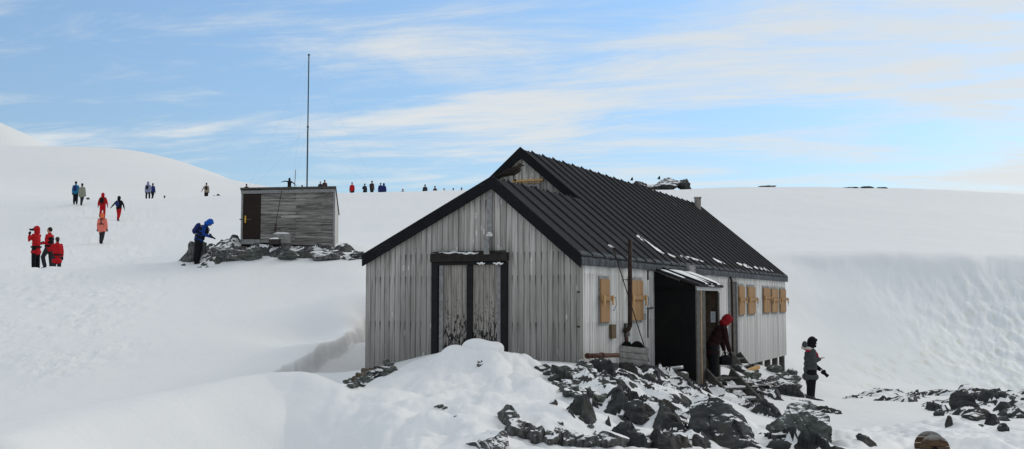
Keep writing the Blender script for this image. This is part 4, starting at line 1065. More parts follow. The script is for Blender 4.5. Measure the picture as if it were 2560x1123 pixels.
# dry stones, each one a thing; eight shared shapes
STM = [stone_mesh('stone', 500+k, 3, .5, 14, .05, 1.25, M['rockg']) for k in range(6)]+[stone_mesh('stone', 510+k, 3, .45, 14, .05, 1.3, M['rock']) for k in range(3)]+[stone_mesh('stone', 520, 3, .4, 12, .05, 1.3, M['rockb'])]
rs = random.Random(11)
def stones(n, fx, size, label, group, brown=0, sink_=.12):
    for i in range(n):
        px, py = fx(i, n); me = STM[9] if rs.random() < brown else STM[rs.randrange(9)]
        s = size*rs.uniform(.7, 1.35)
        o = put_rock('stone', me, px, py, s, s*.52, rz=rs.uniform(-.7, .7), sink=sink_, tilt=rs.uniform(-.25, .25), cat='stone', dy=.8)
        o['label'] = label; o['group'] = group
# the heap right of the door: stacked courses
def heap(i, n):
    row = i % 6; f = (i//6)/(n/6)
    return 1352+row*14+f*(175-row*9)+rs.uniform(-6,6), 928+row*13+f*10+rs.uniform(-3,3)
stones(72, heap, 30, 'flat grey green stone of the dry heap at the hut corner', 'stones heaped at the right hut corner')
stones(15, lambda i, n: (1460+i*12+rs.uniform(-5,5), 915+rs.uniform(-3,10)), 27, 'flat grey green stone of the dry heap at the hut corner', 'stones heaped at the right hut corner')
def pile(i, n):
    f = (i+.5)/n; row = i % 4
    return 868+f*115+rs.uniform(-5,5), (966-f*52)+row*7-8+rs.uniform(-3,3)
stones(40, pile, 22, 'small stone of the low pile under the left corner of the big hut', 'stones piled under the left hut corner', .18)
def blocks(i, n): return 1850+(i*47 % 150)+rs.uniform(-8,8), 935+(i*29 % 48)+rs.uniform(-4,4)
stones(26, blocks, 30, 'loose dark block among the rocks below the far end of the hut', 'loose blocks below the far end of the hut')
def scat(i, n): return 1380+(i*97 % 560), 1012+(i*61 % 105)
stones(9, scat, 18, 'loose angular stone scattered in the snow of the rocky foreground', 'loose stones in the foreground snow', sink_=.5)
for px, py, w_ in ((1100,1021,18),(1090,1018,12),(1112,1023,14),(1200,916,16),(1138,1042,8),(2060,1070,16),(2420,1006,22),(2510,1052,22),(2455,1068,14)):
    o = put_rock('stone', STM[px % 6], px, py, w_, w_*.5, cat='stone'); o['label'] = 'small stone showing through otherwise smooth snow'; o['group'] = 'single stones in smooth snow'
# ================================================================== small shed, mast, crates and other things
def WV(a): return Vector(a)
M['shedwood'] = wood('shed_boards', (.17,.155,.14), (.38,.355,.32), (.035,.03,.027), knots=.25, gscale=.8, horiz=True, streak=1.3)
sa = math.radians(6); YR = 39.5; YL = YR-3.65*math.sin(sa)/math.cos(sa)*1.0
BL, BR = P(603, 604, YL), P(835, 615, YR)
SX = (BR-BL); SX.z = 0; SW = SX.length; sang = math.atan2(SX.y, SX.x)
sh_z = min(BL.z, BR.z)-.15
SHED = empty('storage_shed', (BL.x, BL.y, sh_z), sang, 'small weathered shed with a dark door standing on the rock outcrop', 'shed')
def sl(w): 
    d = Vector(w)-Vector((BL.x, BL.y, sh_z)); c, s = math.cos(-sang), math.sin(-sang)
    return Vector((d.x*c-d.y*s, d.x*s+d.y*c, d.z))
ztL = sl(P(603, 474, YL)).z; ztR = sl(P(835, 470, YR)).z
D = 2.45; zbk = sl(P(845, 538, YR+2.42)).z
zb0 = sl(P(603, 604, YL)).z; zb1 = sl(P(835, 618, YR)).z
dx1 = sl(P(652, 550, YL+.1)).x
mb = MB(); n = 17
for i in range(n):          # horizontal boards, two or three lengths each
    cuts = sorted([dx1, SW*.58+rng.uniform(-.02,.02), SW]) if i % 4 else [dx1, SW*.42, SW*.86, SW]
    for a, b in zip(cuts[:-1], cuts[1:]):
        def zz(x_, q): return (zb0+(zb1-zb0)*x_/SW)*(1-q)+(ztL+(ztR-ztL)*x_/SW)*q
        q0_, q1_ = i/n, (i+1)/n; j = rng.uniform(0, .012)
        u = [(0,a),(0,b),(1,b),(1,a)]
        mb.hexa([(a+.003,-.02-j,zz(a,q0_)+.004),(b-.003,-.02-j,zz(b,q0_)+.004),(b-.003,.01,zz(b,q0_)+.004),(a+.003,.01,zz(a,q0_)+.004),
                 (a+.003,-.02-j,zz(a,q1_)),(b-.003,-.02-j,zz(b,q1_)),(b-.003,.01,zz(b,q1_)),(a+.003,.01,zz(a,q1_))], [u, u, u, u, u, u])
mb.build('front_wall', M['shedwood'], SHED)
mb = MB(); mb.add([(.01,.012,0),(SW-.01,.012,0),(SW-.01,D-.01,0),(.01,D-.01,0),(.01,.012,ztL-.02),(SW-.01,.012,ztR-.02),(SW-.01,D-.01,zbk-.02),(.01,D-.01,zbk-.02)], [(3,2,1,0),(4,5,6,7),(0,1,5,4),(1,2,6,5),(2,3,7,6),(3,0,4,7)])
mb.build('shed_core', M['dark'], SHED)
for xx, s_, nm in ((SW, 1, 'side_wall'), (0, -1, 'side_wall')):
    mb = MB(); n = 14
    for i in range(n):
        y0, y1 = D*i/n, D*(i+1)/n; f = lambda y: (ztR if s_ > 0 else ztL)*(1-y/D)+zbk*y/D
        xa, xb = (xx-.008, xx+.02+rng.uniform(0,.006)) if s_ > 0 else (xx-.022, xx+.008)
        u = [(0,0),(1,0),(1,2),(0,2)]
        mb.hexa([(xa,y0+.003,-.3),(xb,y0+.003,-.3),(xb,y1-.003,-.3),(xa,y1-.003,-.3),(xa,y0+.003,f(y0)),(xb,y0+.003,f(y0)),(xb,y1-.003,f(y1)),(xa,y1-.003,f(y1))], [u]*6)
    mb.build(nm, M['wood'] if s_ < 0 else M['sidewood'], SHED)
mb = MB(); mb.hexa([(-.06,-.10,ztL+.0),(SW+.06,-.10,ztR+.0),(SW+.06,D+.08,zbk),(-.06,D+.08,zbk),(-.06,-.10,ztL+.06),(SW+.06,-.10,ztR+.06),(SW+.06,D+.08,zbk+.06),(-.06,D+.08,zbk+.06)])
mb.build('roof', M['greyd'], SHED)
mb = MB(); mb.hexa([(-.03,-.075,ztL-.17),(SW+.02,-.075,ztR-.17),(SW+.02,-.035,ztR-.17),(-.03,-.035,ztL-.17),(-.03,-.075,ztL-.05),(SW+.02,-.075,ztR-.05),(SW+.02,-.035,ztR-.05),(-.03,-.035,ztL-.05)])
mb.build('fascia', M['grey'], SHED)
mb = MB(); mb.box(-.02, .05, -.05, .0, zb0-.05, ztL-.18); mb.build('corner_post', M['grey'], SHED)
mb = MB(); mb.box(SW-.05, SW+.025, -.05, .0, zb1, ztR-.18); mb.build('corner_post', M['grey'], SHED)
dzb, dzt = sl(P(620, 598, YL)).z, sl(P(620, 478, YL)).z
mb = MB(); mb.box(.06, dx1-.01, -.045, -.012, dzb, dzt); SD = mb.build('door', plain('dark_brown_door', (.022,.013,.010), .7, .2, 4), SHED)
a_ = sl(P(614, 549, YL)); mb = MB(); mb.box(a_.x-.025, a_.x+.025, -.10, -.05, a_.z-.13, a_.z+.14); mb.build('handle', plain('yellow_handle', (.62,.36,.05), .6, .1), SD)
mb = MB(); mb.box(a_.x-.22, a_.x+.22, -.062, -.047, a_.z-.02, a_.z+.02); mb.build('latch_bar', M['greyd'], SD)
mb = MB(); mb.box(-.0, dx1, -.05, .0, zb0-.1, dzb-.01); mb.build('door_sill', M['grey'], SHED)
wr = [sl(P(703, 476, YL-.1)), sl(P(692, 545, YL-.3)), sl(P(686, 590, YL-.45))]; wr[0].y = -.11
mb = MB(); mb.tube(wr, .012, 5); mb.tube([wr[1]+(wr[2]-wr[1])*.35, wr[1]+(wr[2]-wr[1])*.75], .035, 6); mb.build('stay_wire', M['iron'], SHED)
# crates by the shed
def crate(name, px, pyb, Y, w, d, h, rz, label, mat, snow=True, sink=.03, slat=3):
    q = P(px, pyb, Y); R = empty(name, q, rz, label, 'crate')
    for (x0, x1, y0, y1) in ((-w/2, w/2, -d/2, -d/2+.02), (-w/2, w/2, d/2-.02, d/2), (-w/2, -w/2+.02, -d/2+.021, d/2-.021), (w/2-.02, w/2, -d/2+.021, d/2-.021)):
        mb = MB()
        for k in range(slat):
            za, zb_ = h*k/slat+.004, h*(k+1)/slat-.004; mb.box(x0, x1, y0, y1, za-sink, zb_-sink)
        mb.build('side_panel', mat, R)
    for sx in (-1, 1):
        mb = MB(); x0 = sx*(w/2+.002); mb.box(x0, x0+sx*.02, -d/2+.03, -d/2+.09, -sink, h-sink); mb.build('batten', mat, R)
        mb = MB(); mb.box(x0, x0+sx*.02, d/2-.09, d/2-.03, -sink, h-sink); mb.build('batten', mat, R)
    mb = MB(); mb.box(-w/2+.021, w/2-.021, -d/2+.021, d/2-.021, -sink, -sink+.02); mb.build('crate_bottom', mat, R)
    return R
def heapsnow(R, w, d, z, h, name='snow_cap'):
    mb = MB(); n = 8
    for i in range(n+1):
        for j in range(n+1):
            a, b = i/n*2-1, j/n*2-1; mb.v.append((a*w/2, b*d/2, z+h*(1-max(abs(a), abs(b))**3)*rng.uniform(.85, 1.1)-.02))
    m_ = n+1; fs = [(i*m_+j, i*m_+m_+j, i*m_+m_+j+1, i*m_+j+1) for i in range(n) for j in range(n)]
    v, mb.v = mb.v, []; mb.add(v, fs); o = mb.build(name, M['snowlump'], R, smooth=True); s = o.modifiers.new('s', 'SOLIDIFY'); s.thickness = .02
M['crate'] = plain('crate_boards', (.27,.26,.24), .85, .3, 10, bump=.3)
M['crated'] = plain('dark_crate_boards', (.05,.04,.035), .85, .3, 10, bump=.3)
R = crate('long_crate', 705, 607, YL-.55, .62, .36, .36, sang, 'grey wooden crate with snow on top against the small shed', M['crate']); heapsnow(R, .6, .34, .345, .06)
R = crate('small_box', 687, 609, YL-1.0, .34, .26, .20, sang-.1, 'small dark box with a white snow lid beside the shed crate', M['crated'], slat=2); heapsnow(R, .35, .27, .18, .06)
# antenna mast
MB_ = P(767, 500, 85); mz = gz(MB_.x, MB_.y); MT = P(767, 137, 85)
MAST = empty('antenna_mast', (MB_.x, MB_.y, mz-.1), 0, 'tall thin guyed antenna mast rising behind the small shed', 'mast')
M['mast'] = plain('green_grey_steel', (.035,.055,.055), .5, .2)
H_ = MT.z-mz+.1; mb = MB(); mb.tube([(0,0,0),(0,0,H_*.5)], .062, 10); mb.build('pole', M['mast'], MAST, smooth=True)
mb = MB(); mb.tube([(0,0,H_*.5),(0,0,H_)], .05, 10); mb.build('upper_pole', M['mast'], MAST, smooth=True)
mb = MB(); mb.tube([(0,0,H_-.08),(0,0,H_+.05)], .085, 10); mb.build('mast_cap', M['mast'], MAST)
zm_ = P(767, 317, 85).z-mz+.1
mb = MB(); mb.tube([(0,0,zm_-.06),(0,0,zm_+.06)], .085, 10); mb.build('guy_collar', M['mast'], MAST)
def mg(p): return Vector(p)-Vector((MB_.x, MB_.y, mz-.1))
M['wire'] = plain('thin_wire', (.42,.46,.50), .6)
for top, q in ((H_-.05, P(948, 479, 98)), (zm_, P(945, 480, 98)), (H_-.05, P(620, 472, 88)), (zm_, P(625, 474, 88)), (H_-.05, P(729, 470, 74)), (zm_, P(732, 470, 74))):
    mb = MB(); a_ = Vector((0, 0, top)); b_ = mg(q); mid = (a_+b_)/2-Vector((0, 0, .25))
    mb.tube([a_, a_*.5+mid*.5-Vector((0,0,.04)), mid, b_*.5+mid*.5-Vector((0,0,.04)), b_], .0045, 4); mb.build('guy_wire', M['wire'], MAST)
# whip rod behind the shed
q = P(731, 475, 43); mb = MB(); t_ = P(739, 424, 43); g0 = gz(q.x, q.y)
mb.tube([(0,0,0), Vector((t_.x-q.x, 0, t_.z-g0))*.98, Vector((t_.x-q.x, 0, t_.z-g0))], [.016,.012,.006], 6)
o = mb.build('wire_stake', M['iron'], None, label='thin leaning rod standing up behind the roof of the small shed', category=None) if False else mb.build('wire_stake', M['iron'])
o.location = (q.x, q.y, g0); props(o, 'thin leaning rod standing up behind the roof of the small shed', 'rod')

# crate with black drums beside the stovepipe
cq = G(1578, 926); cq = P(1576, 924, 19.9)
R = crate('open_crate', 1576, 926, 19.95, .58, .44, .46, ANG+.30, 'open grey slatted crate holding black rolls under the stovepipe', M['crate'], sink=.0, slat=4)
R.rotation_euler = (.0, .10, ANG+.30)
for dx_, r_ in ((-.12, .10), (.10, .12)):
    mb = MB(); mb.tube([(-.20, 0, 0), (.20, 0, 0)], r_, 16); mb.tube([(-.205, 0, 0), (-.2, 0, 0)], r_*.6, 12)
    o = mb.build('black_roll', M['black'], None, smooth=False); cy_ = R.matrix_basis@Vector((dx_*.9, .03, .44))
    o.location = cy_; o.rotation_euler = (0, 0, ANG+.35+PI/2)
    props(o, 'black felt roll on the left in the open crate' if dx_ < 0 else 'larger black felt roll on the right in the open crate', 'roll')
# rusty pipe lying by the wall
a_, b_ = wld(WP(1468, 890, .22)), wld(WP(1545, 888, .22)); mb = MB(); d_ = b_-a_
mb.tube([(0,0,0), d_*.45, d_], .042, 10); mb.tube([d_*.42, d_*.5], .055, 10); mb.tube([(0,0,0), d_*.03], .05, 10)
o = mb.build('rusty_pipe', M['rust'], smooth=True); o.location = a_; props(o, 'short rusty iron pipe lying along the wall behind the crate', 'pipe')
# boards and a box below the black porch wall
a_, b_ = P(1648, 926, 21.2), P(1705, 920, 21.0); mb = MB(); mb.beam((0,0,0), b_-a_, .22, .035); o = mb.build('snowy_plank', M['grey']); o.location = a_; props(o, 'snow covered plank lying below the black porch wall', 'plank')
mb = MB(); mb.beam((0,0,.03), b_-a_+Vector((0,0,.03)), .17, .03); mb.build('snow_cap', M['snowlump'], o)
q = P(1707, 958, 20.9); R = empty('brown_box', q, ANG+.2, 'small brown wooden box with snow on top beside the porch foot', 'box')
mb = MB(); mb.box(-.11, .11, -.1, .1, 0, .20); mb.build('box_body', plain('brown_box', (.13,.095,.06), .85, .25), R, bevel=.006); heapsnow(R, .20, .18, .21, .04)
# wooden steps
def steps(px0, py0, x_loc, px1, py1, Y1, width, label, nst=4):
    """two stringers with treads running from the sill down and outwards"""
    A = wld(WP(px0, py0, x_loc)); B = P(px1, py1, Y1)
    R = empty('wooden_steps', A, 0, label, 'steps'); d_ = B-A; hd = Vector((d_.x, d_.y, 0)).normalized(); sd2 = Vector((-hd.y, hd.x, 0))
    for s_ in (0, 1):
        o0 = sd2*width*s_; mb = MB(); mb.beam(o0, o0+d_, .045, .20, up=(0,0,1)); mb.build('stringer', M['greyd'], R, bevel=.004)
    for i in range(nst):
        f = (i+.55)/nst; c = d_*f; mb = MB()
        mb.beam(c+sd2*.025, c+sd2*(width-.025), .22, .035); t_ = mb.build('tread', M['greyd'], R)
        if i in (nst-1, nst-2): 
            mb = MB(); mb.beam(c+sd2*.06+Vector((0,0,.035)), c+sd2*(width-.06)+Vector((0,0,.035)), .17, .03); mb.build('snow_cap', M['snowlump'], t_)
    return R
steps(1764, 932, PX+.03, 1838, 1012, 21.0, .62, 'dark wooden steps leading down from the porch doorway', 3)
steps(1826, 888, .05, 1868, 944, 27.4, .70, 'narrow weathered steps leaning at the second door of the hut', 3)
a_, b_ = P(1855, 932, 27.6), P(1896, 918, 28.2); mb = MB(); mb.tube([(0,0,0), b_-a_], .06, 8); o = mb.build('timber_offcut', M['pine']); o.location = a_; props(o, 'round pale timber lying between the second steps and the piles', 'log')
# plank sticking out of the snow at the gable door
q = P(1207, 916, 16.2); mb = MB(); mb.box(-.06, .03, -.05, .05, -.12, .08); mb.box(-.10,-.06,-.06,.06,-.1,.05); o = mb.build('buried_post', M['greyd']); o.location = q; o.rotation_euler = (.2, .35, .3); props(o, 'dark timber end poking from the drift before the double door', 'post')
# snow covered box before the door
q = P(1207, 888, 16.75); mb = MB(); mb.ell((0,0,.02), (.30,.26,.17), None, 20, 12); mb.ell((-.10,.0,.09), (.24,.2,.13), None, 16, 10); mb.ell((.20,.03,.05), (.15,.17,.12), None, 16, 10); mb.ell((-.30,0,-.08), (.26,.25,.14), None, 16, 10); mb.ell((.02,0,-.14), (.42,.34,.16), None, 16, 10)
o = remesh(mb, 'snow_lump', M['snowlump'], None, .03, 6); o.location = q+Vector((0,0,.05)); props(o, 'rounded lump of snow heaped in front of the double door', 'snow heap')
# cable drum
cf, cb_ = P(2337, 1123, 12.4), P(2325, 1115, 12.72)
r1, r2 = 35*12.4/2607, 36.5*12.72/2607
DR_ = empty('cable_drum', cf, 0, 'old wooden cable drum half sunk in snow at the bottom edge', 'cable drum')
def disc(c, r, th, ax, mat, name, planks=True):
    ax = Vector(ax).normalized(); x = Vector((ax.y, -ax.x, 0)).normalized(); z = ax.cross(x)*-1; z = Vector((0,0,1))-ax*ax.z; z.normalize()
    n = 40; mb = MB(); nb = 5
    for k in range(nb):      # planks cut to the round
        z0, z1 = -r+2*r*k/nb+.003, -r+2*r*(k+1)/nb-.003; pts = []
        for s_ in (1, -1):
            for j in range(9):
                zz_ = z0+(z1-z0)*(j/8 if s_ > 0 else 1-j/8); pts.append((s_*math.sqrt(max(0, r*r-zz_*zz_)), zz_))
        vs = [Vector(c)+x*a+z*b+ax*t_ for t_ in (-th/2, th/2) for a, b in pts]; m_ = len(pts)
        mb.add(vs, [tuple(range(m_-1,-1,-1)), tuple(range(m_, 2*m_))]+[(j, (j+1)%m_, m_+(j+1)%m_, m_+j) for j in range(m_)])
    return mb.build(name, mat, DR_)
t = NT('drum_planks', .75, .2); o_ = t.obj(); nn_ = t.noise(t.scale(o_, (3, 3, 25)), 2, 5, .6, .3); so_ = t.new('ShaderNodeSeparateXYZ'); t.l.new(o_, so_.inputs[0])
cc = t.mix(t.ramp(nn_, [(.35, 0), (.7, 1)]), (.05,.028,.015), (.14,.085,.045)); fr_ = t.math('ADD', so_.outputs[2], t.math('MULTIPLY', t.noise(o_, 30, 4), .1))
cc = t.mix(t.ramp(fr_, [(.15, 0), (.19, .7)]), cc, (.33,.33,.31)); t.bump(nn_, .4, .01); M['drum'] = t.col(cc)
axd = (cb_-cf).normalized()
disc((0,0,0), r1, .035, axd, M['drum'], 'drum_flange'); disc(cb_-cf, r2, .035, axd, M['drum'], 'drum_flange')
mb = MB(); mb.tube([axd*.02, (cb_-cf)-axd*.02], .09, 16); mb.build('drum_core', M['drum'], DR_)
mb = MB(); mb.tube([-axd*.03, -axd*.018], .03, 12); mb.build('drum_hub', M['dark'], DR_)

# ---- skua on the annexe ridge
rp = loc(P(1270, 447, 19.2)); bx_ = XF+.03; by_ = .62; bz = ZF+TH*1.3+.01
BIRD = MB()
bc = wld((bx_, by_, bz))
BO = empty('bird', bc, 0, 'dark brown skua standing on the ridge of the front roof', 'bird')
mb = MB(); Rb = Matrix.Rotation(math.radians(-22), 3, 'Y')
mb.ell((.03,0,.155), (.125,.062,.068), Rb, 16, 10); mb.ell((.085,0,.185), (.07,.055,.07), None, 14, 9); mb.ell((-.06,0,.115), (.11,.045,.042), Rb, 14, 9)
mb.tube([(.10,0,.21),(.125,0,.25)], [.045,.034], 10); mb.ell((.135,0,.262), (.042,.032,.034), None, 14, 9); mb.tube([(-.10,0,.10),(-.22,0,.065)], [.032,.014], 8)
tb = NT('bird_plumage', .8, .1); cc = tb.mix(tb.ramp(tb.noise(tb.scale(tb.obj(), (30, 30, 60)), 1, 4), [(.35, 0), (.7, 1)]), (.022,.016,.012), (.06,.045,.033)); tb.col(cc)
BODY = remesh(mb, 'body', tb.m, BO, .008, 3)
for s_ in (-1, 1):
    mb = MB(); mb.ell((-.03, s_*.058, .15), (.15,.012,.05), Matrix.Rotation(math.radians(-20), 3, 'Y'), 14, 8); mb.tube([(-.12,s_*.05,.115),(-.245,s_*.03,.062)], [.028,.006], 6)
    mb.build('wing', plain('wing_feathers', (.020,.014,.011), .8, .4, 40) if s_ < 0 else bpy.data.materials['wing_feathers'], BO, smooth=True)
    mb = MB(); mb.tube([(.035, s_*.022, .10), (.028, s_*.022, .055), (.035, s_*.022, .004)], [.014,.006,.006], 6); mb.tube([(.03,s_*.022,.004),(.075,s_*.026,.003)], [.010,.014], 5); mb.build('leg', M['dark'], BO)
    mb = MB(); mb.ell((.148, s_*.030, .268), .005); mb.build('eye', M['dark'], BO)
mb = MB(); mb.tube([(.168,0,.258),(.20,0,.250),(.213,0,.238)], [.012,.009,.003], 8); mb.build('beak', M['dark'], BO)
BO.rotation_euler = (0, 0, .0); BO.scale = (1.12,)*3
# two distant birds resting on the skyline rocks
for px, py, lb in ((1580, 452, 'distant dark bird resting above the rocks nearest the roof'), (1648, 449, 'distant dark bird perched on the tall skyline crag')):
    q = P(px, py, 108); E_ = MB(); E_.ell((0,0,.17), (.13,.10,.15), None, 10, 8); E_.ell((.03,0,.34), (.07,.06,.07), None, 8, 6); E_.tube([(-.08,0,.12),(-.24,0,.05)], [.06,.02], 6); E_.tube([(0,.03,.1),(0,.03,-.04)], .02, 5); E_.tube([(0,-.03,.1),(0,-.03,-.04)], .02, 5)
    o = remesh(E_, 'distant_bird', M['dark'], None, .03, 1); o.location = q-Vector((0,0,.02)); props(o, lb, 'bird')
# ================================================================== people
def cloth(name, c, var=.18, sc=14): 
    t = NT(name, .85, .12); o = t.obj(); n = t.noise(o, sc, 4); n2 = t.noise(t.scale(o, (1, 1, .6)), 9, 3, .6, 1.0)
    f = t.ramp(n, [(.3, 1-var), (.7, 1+var)]); k = t.new('ShaderNodeCombineXYZ'); [t.put(k.inputs[i], f) for i in range(3)]
    t.bump(n2, .7, .03); return t.col(t.mix(1, c, k.outputs[0], 'MULTIPLY'))
K = {n: cloth('cloth_'+n, c) for n, c in dict(red=(.42,.012,.016), darkred=(.022,.008,.009), black=(.010,.010,.012), salmon=(.72,.19,.14), khaki=(.25,.25,.19), pale=(.5,.48,.42),
    blue=(.012,.09,.40), navyblue=(.010,.045,.20), navy=(.02,.03,.12), cyan=(.02,.16,.30), lilac=(.22,.24,.34), grey=(.06,.065,.068), darkgrey=(.028,.03,.034), tan=(.28,.22,.17), magenta=(.40,.02,.06), fur=(.52,.48,.43), brown=(.06,.035,.03), brightred=(.20,.010,.013), orange=(.72,.16,.07)).items()}
M['skin'] = plain('skin', (.50,.27,.19), .6, .08, 10)
M['hair'] = plain('dark_hair', (.02,.015,.012), .7, .3, 40)
M['eye'] = plain('eye_dark', (.01,.01,.01), .3)
M['lip'] = plain('lips', (.30,.09,.08), .6)
def V3(a): return Vector(a)
def nrm(a): return Vector(a).normalized()
def person(px, ytop, Y0, H, yaw, label, jacket='red', legs='black', head='hood', headc=None, bend=0, nod=0, armL=None, armR=None, legL=None, legR=None,
           coat=.06, pack=None, packs=1.0, vest=None, glove='black', boots='black', near=0, tw=1.0, group=None, span=8, hem=None, face=True, pz=None, wid=1.0, bulk=1.0, fixY=False):
    s = H/1.74; vx = {0: .034, 1: .022, 2: .012}[near]*s; nod = nod+bend*.5
    b = math.radians(bend); up = V3((0, math.sin(b), math.cos(b))); fr = V3((0, math.cos(b), -math.sin(b))); X_ = V3((1, 0, 0))
    hip = V3((0, 0, 0)); dn = (0, 0, -1)
    lg = {}
    for sg, L in ((-1, legL or ((-.03,.04,-1), (0,-.03,-1))), (1, legR or ((.03,-.02,-1), (0,-.04,-1)))):
        h0 = hip+X_*.09*sg; kn = h0+nrm(L[0])*.43; an = kn+nrm(L[1])*.42
        lg[sg] = (h0, kn, an, an+V3((0, .15, -.055)))
    low = min(l[2].z for l in lg.values())-.085
    R3 = Matrix((X_, fr, up)).transposed()
    sh = {sg: up*.465+X_*.168*sg*wid for sg in (-1, 1)}; ar = {}
    for sg, A in ((-1, armL or ((-.22,.02,-1), (-.06,.16,-1))), (1, armR or ((.22,.02,-1), (.06,.16,-1)))):
        el = sh[sg]+nrm(A[0])*.28; wr_ = el+nrm(A[1])*.25; ar[sg] = (sh[sg], el, wr_, nrm(A[1]))
    n_ = math.radians(nod); hu = V3((0, math.sin(n_), math.cos(n_))); hf = V3((0, math.cos(n_), -math.sin(n_))); RH = Matrix((X_, hf, hu)).transposed()
    nk = up*.55; hc_ = nk+hu*.135+hf*.015
    def E(mb, c, r, R=R3, **k): mb.ell(c, r, R, **k)
    off = V3((0, 0, -low))
    # body
    mb = MB(); E(mb, hc_, (.074,.093,.112), RH, nu=14, nv=10); E(mb, hc_+hf*.035-hu*.055, (.052,.055,.052), RH); mb.ell(hc_+hf*.098-hu*.008, (.014,.02,.024), RH); mb.tube([nk-up*.08, nk+hu*.07], [.06,.052], 8)
    for sg in (-1, 1): mb.ell(hc_+X_*.078*sg, (.012,.02,.028), RH)
    E(mb, up*.25, (.13,.09,.28)); mb.ell(hip, (.14,.10,.12))
    for sg in (-1, 1):
        a, e, w_, d_ = ar[sg]; mb.tube([a, e, w_], [.05,.038,.026], 8); h0, kn, an, to = lg[sg]; mb.tube([h0, kn, an], [.075,.05,.038], 8); mb.tube([an, an-V3((0,0,.04)), to], [.035,.045,.03], 8)
        pl = w_+d_*.055; x2 = d_.cross(V3((0,0,1))); x2 = x2.normalized() if x2.length > .1 else V3((1,0,0)); z2 = x2.cross(d_)
        mb.ell(pl, (.040,.018,.05) , Matrix((x2, z2, d_)).transposed())
        if near == 2:
            for k_, (o_, ln) in enumerate(((-.030,.060),(-.010,.072),(.010,.068),(.028,.052))):
                r0 = pl+d_*.035+x2*o_; r1 = r0+d_*ln*.5-z2*.004; r2 = r1+(d_*.6-z2*.8).normalized()*ln*.5; mb.tube([r0, r1, r2], [.0095,.009,.0075], 6)
            r0 = pl-x2*.034; mb.tube([r0, r0+(d_*.5-x2*.6-z2*.4).normalized()*.035, r0+(d_*.9-x2*.5-z2*.6).normalized()*.06], [.012,.010,.008], 6)
        elif near: mb.ell(pl+d_*.05, (.034,.016,.04), Matrix((x2, z2, d_)).transposed())
    root = empty('person', (0,0,0), math.radians(yaw), label, 'person', group)
    def part(mb, name, mat, v=vx, sm=2, raw=False):
        mb.v = [tuple((V3(q)+off)*s) for q in mb.v]
        return mb.build(name, mat, root, smooth=True) if raw else remesh(mb, name, mat, root, v, sm)
    part(mb, 'body', M['skin'], vx*(.62 if near < 2 else .6), 1)
    # trousers
    mb = MB(); mb.ell(hip, (.165*wid,.13,.14))
    for sg in (-1, 1): h0, kn, an, to = lg[sg]; mb.tube([h0, (h0+kn)/2, kn, (kn+an)/2, an+V3((0,0,.03))], [.108*tw,.102*tw,.086*tw,.084*tw,.076*tw], 10)
    part(mb, 'trousers', K[legs])
    for sg in (-1, 1):
        mb = MB(); h0, kn, an, to = lg[sg]; mb.tube([an+V3((0,0,.10)), an, an-V3((0,0,.035))], [.06,.058,.056], 8); mb.tube([an-V3((0,.03,.04)), an+V3((0,.06,-.042)), to+V3((0,.02,.012))], [.05,.048,.032], 8)
        part(mb, 'boot', K[boots], vx*.8)
    # jacket
    mb = MB(); bk = bulk
    for t_, rx, ry, rz in ((-coat*.9, .195, .155, .12), (.0, .19, .15, .13), (.13, .185, .145, .14), (.27, .195, .145, .14), (.38, .182, .135, .12), (.46, .135, .095, .085)):
        E(mb, up*t_ if t_ > 0 else V3((0, 0, t_))+fr*.0, (rx*wid*bk, ry*bk, rz), R3 if t_ > 0 else Matrix.Identity(3), nu=14, nv=8)
    if coat > .1: mb.ell((0,0,-coat-.02), (.215*bk,.185*bk,.13), None, 14, 8)
    for sg in (-1, 1): a, e, w_, d_ = ar[sg]; mb.ell(a-up*.01, (.072,.075,.075)); mb.tube([a, (a+e)/2, e, (e+w_)/2, w_+d_*.005], [.070,.068,.060,.056,.046], 10)
    mb.tube([nk-up*.07, nk+up*.03], [.09,.078], 10)
    part(mb, 'jacket', K[jacket])
    if vest:
        mb = MB(); 
        for t_, rx, ry, rz in ((.05,.197,.157,.12), (.2,.197,.157,.14), (.34,.206,.157,.13)): E(mb, up*t_+fr*.006, (rx*wid*bk*1.0, ry*bk*1.10, rz), nu=14, nv=8)
        part(mb, 'vest', K[vest])
    if hem:
        mb = MB(); mb.tube([V3((0,0,-.02)), V3((0,0,.05))], [.205*bk,.20*bk], 16); part(mb, 'belt', K[hem])
    # gloves
    if glove:
        for sg in (-1, 1):
            a, e, w_, d_ = ar[sg]; pl = w_+d_*.055; x2 = d_.cross(V3((0,0,1))); x2 = x2.normalized() if x2.length > .1 else V3((1,0,0)); z2 = x2.cross(d_)
            mb = MB(); mb.ell(pl, (.050,.030,.062), Matrix((x2, z2, d_)).transposed())
            if near:
                for k_, (o_, ln) in enumerate(((-.033,.066),(-.011,.078),(.011,.074),(.032,.058))):
                    r0 = pl+d_*.03+x2*o_; r1 = r0+d_*ln*.6; mb.tube([r0, r1, r1+(d_*.5-z2*.8).normalized()*ln*.5], [.015,.014,.012], 6)
                r0 = pl-x2*.036; mb.tube([r0, r0+(d_*.6-x2*.6-z2*.3).normalized()*.06], [.018,.013], 6)
            else: mb.ell(pl+d_*.05, (.042,.026,.05), Matrix((x2, z2, d_)).transposed())
            part(mb, 'glove', K[glove], vx*.6, 1)
    # head wear
    hcol = K.get(headc or jacket)
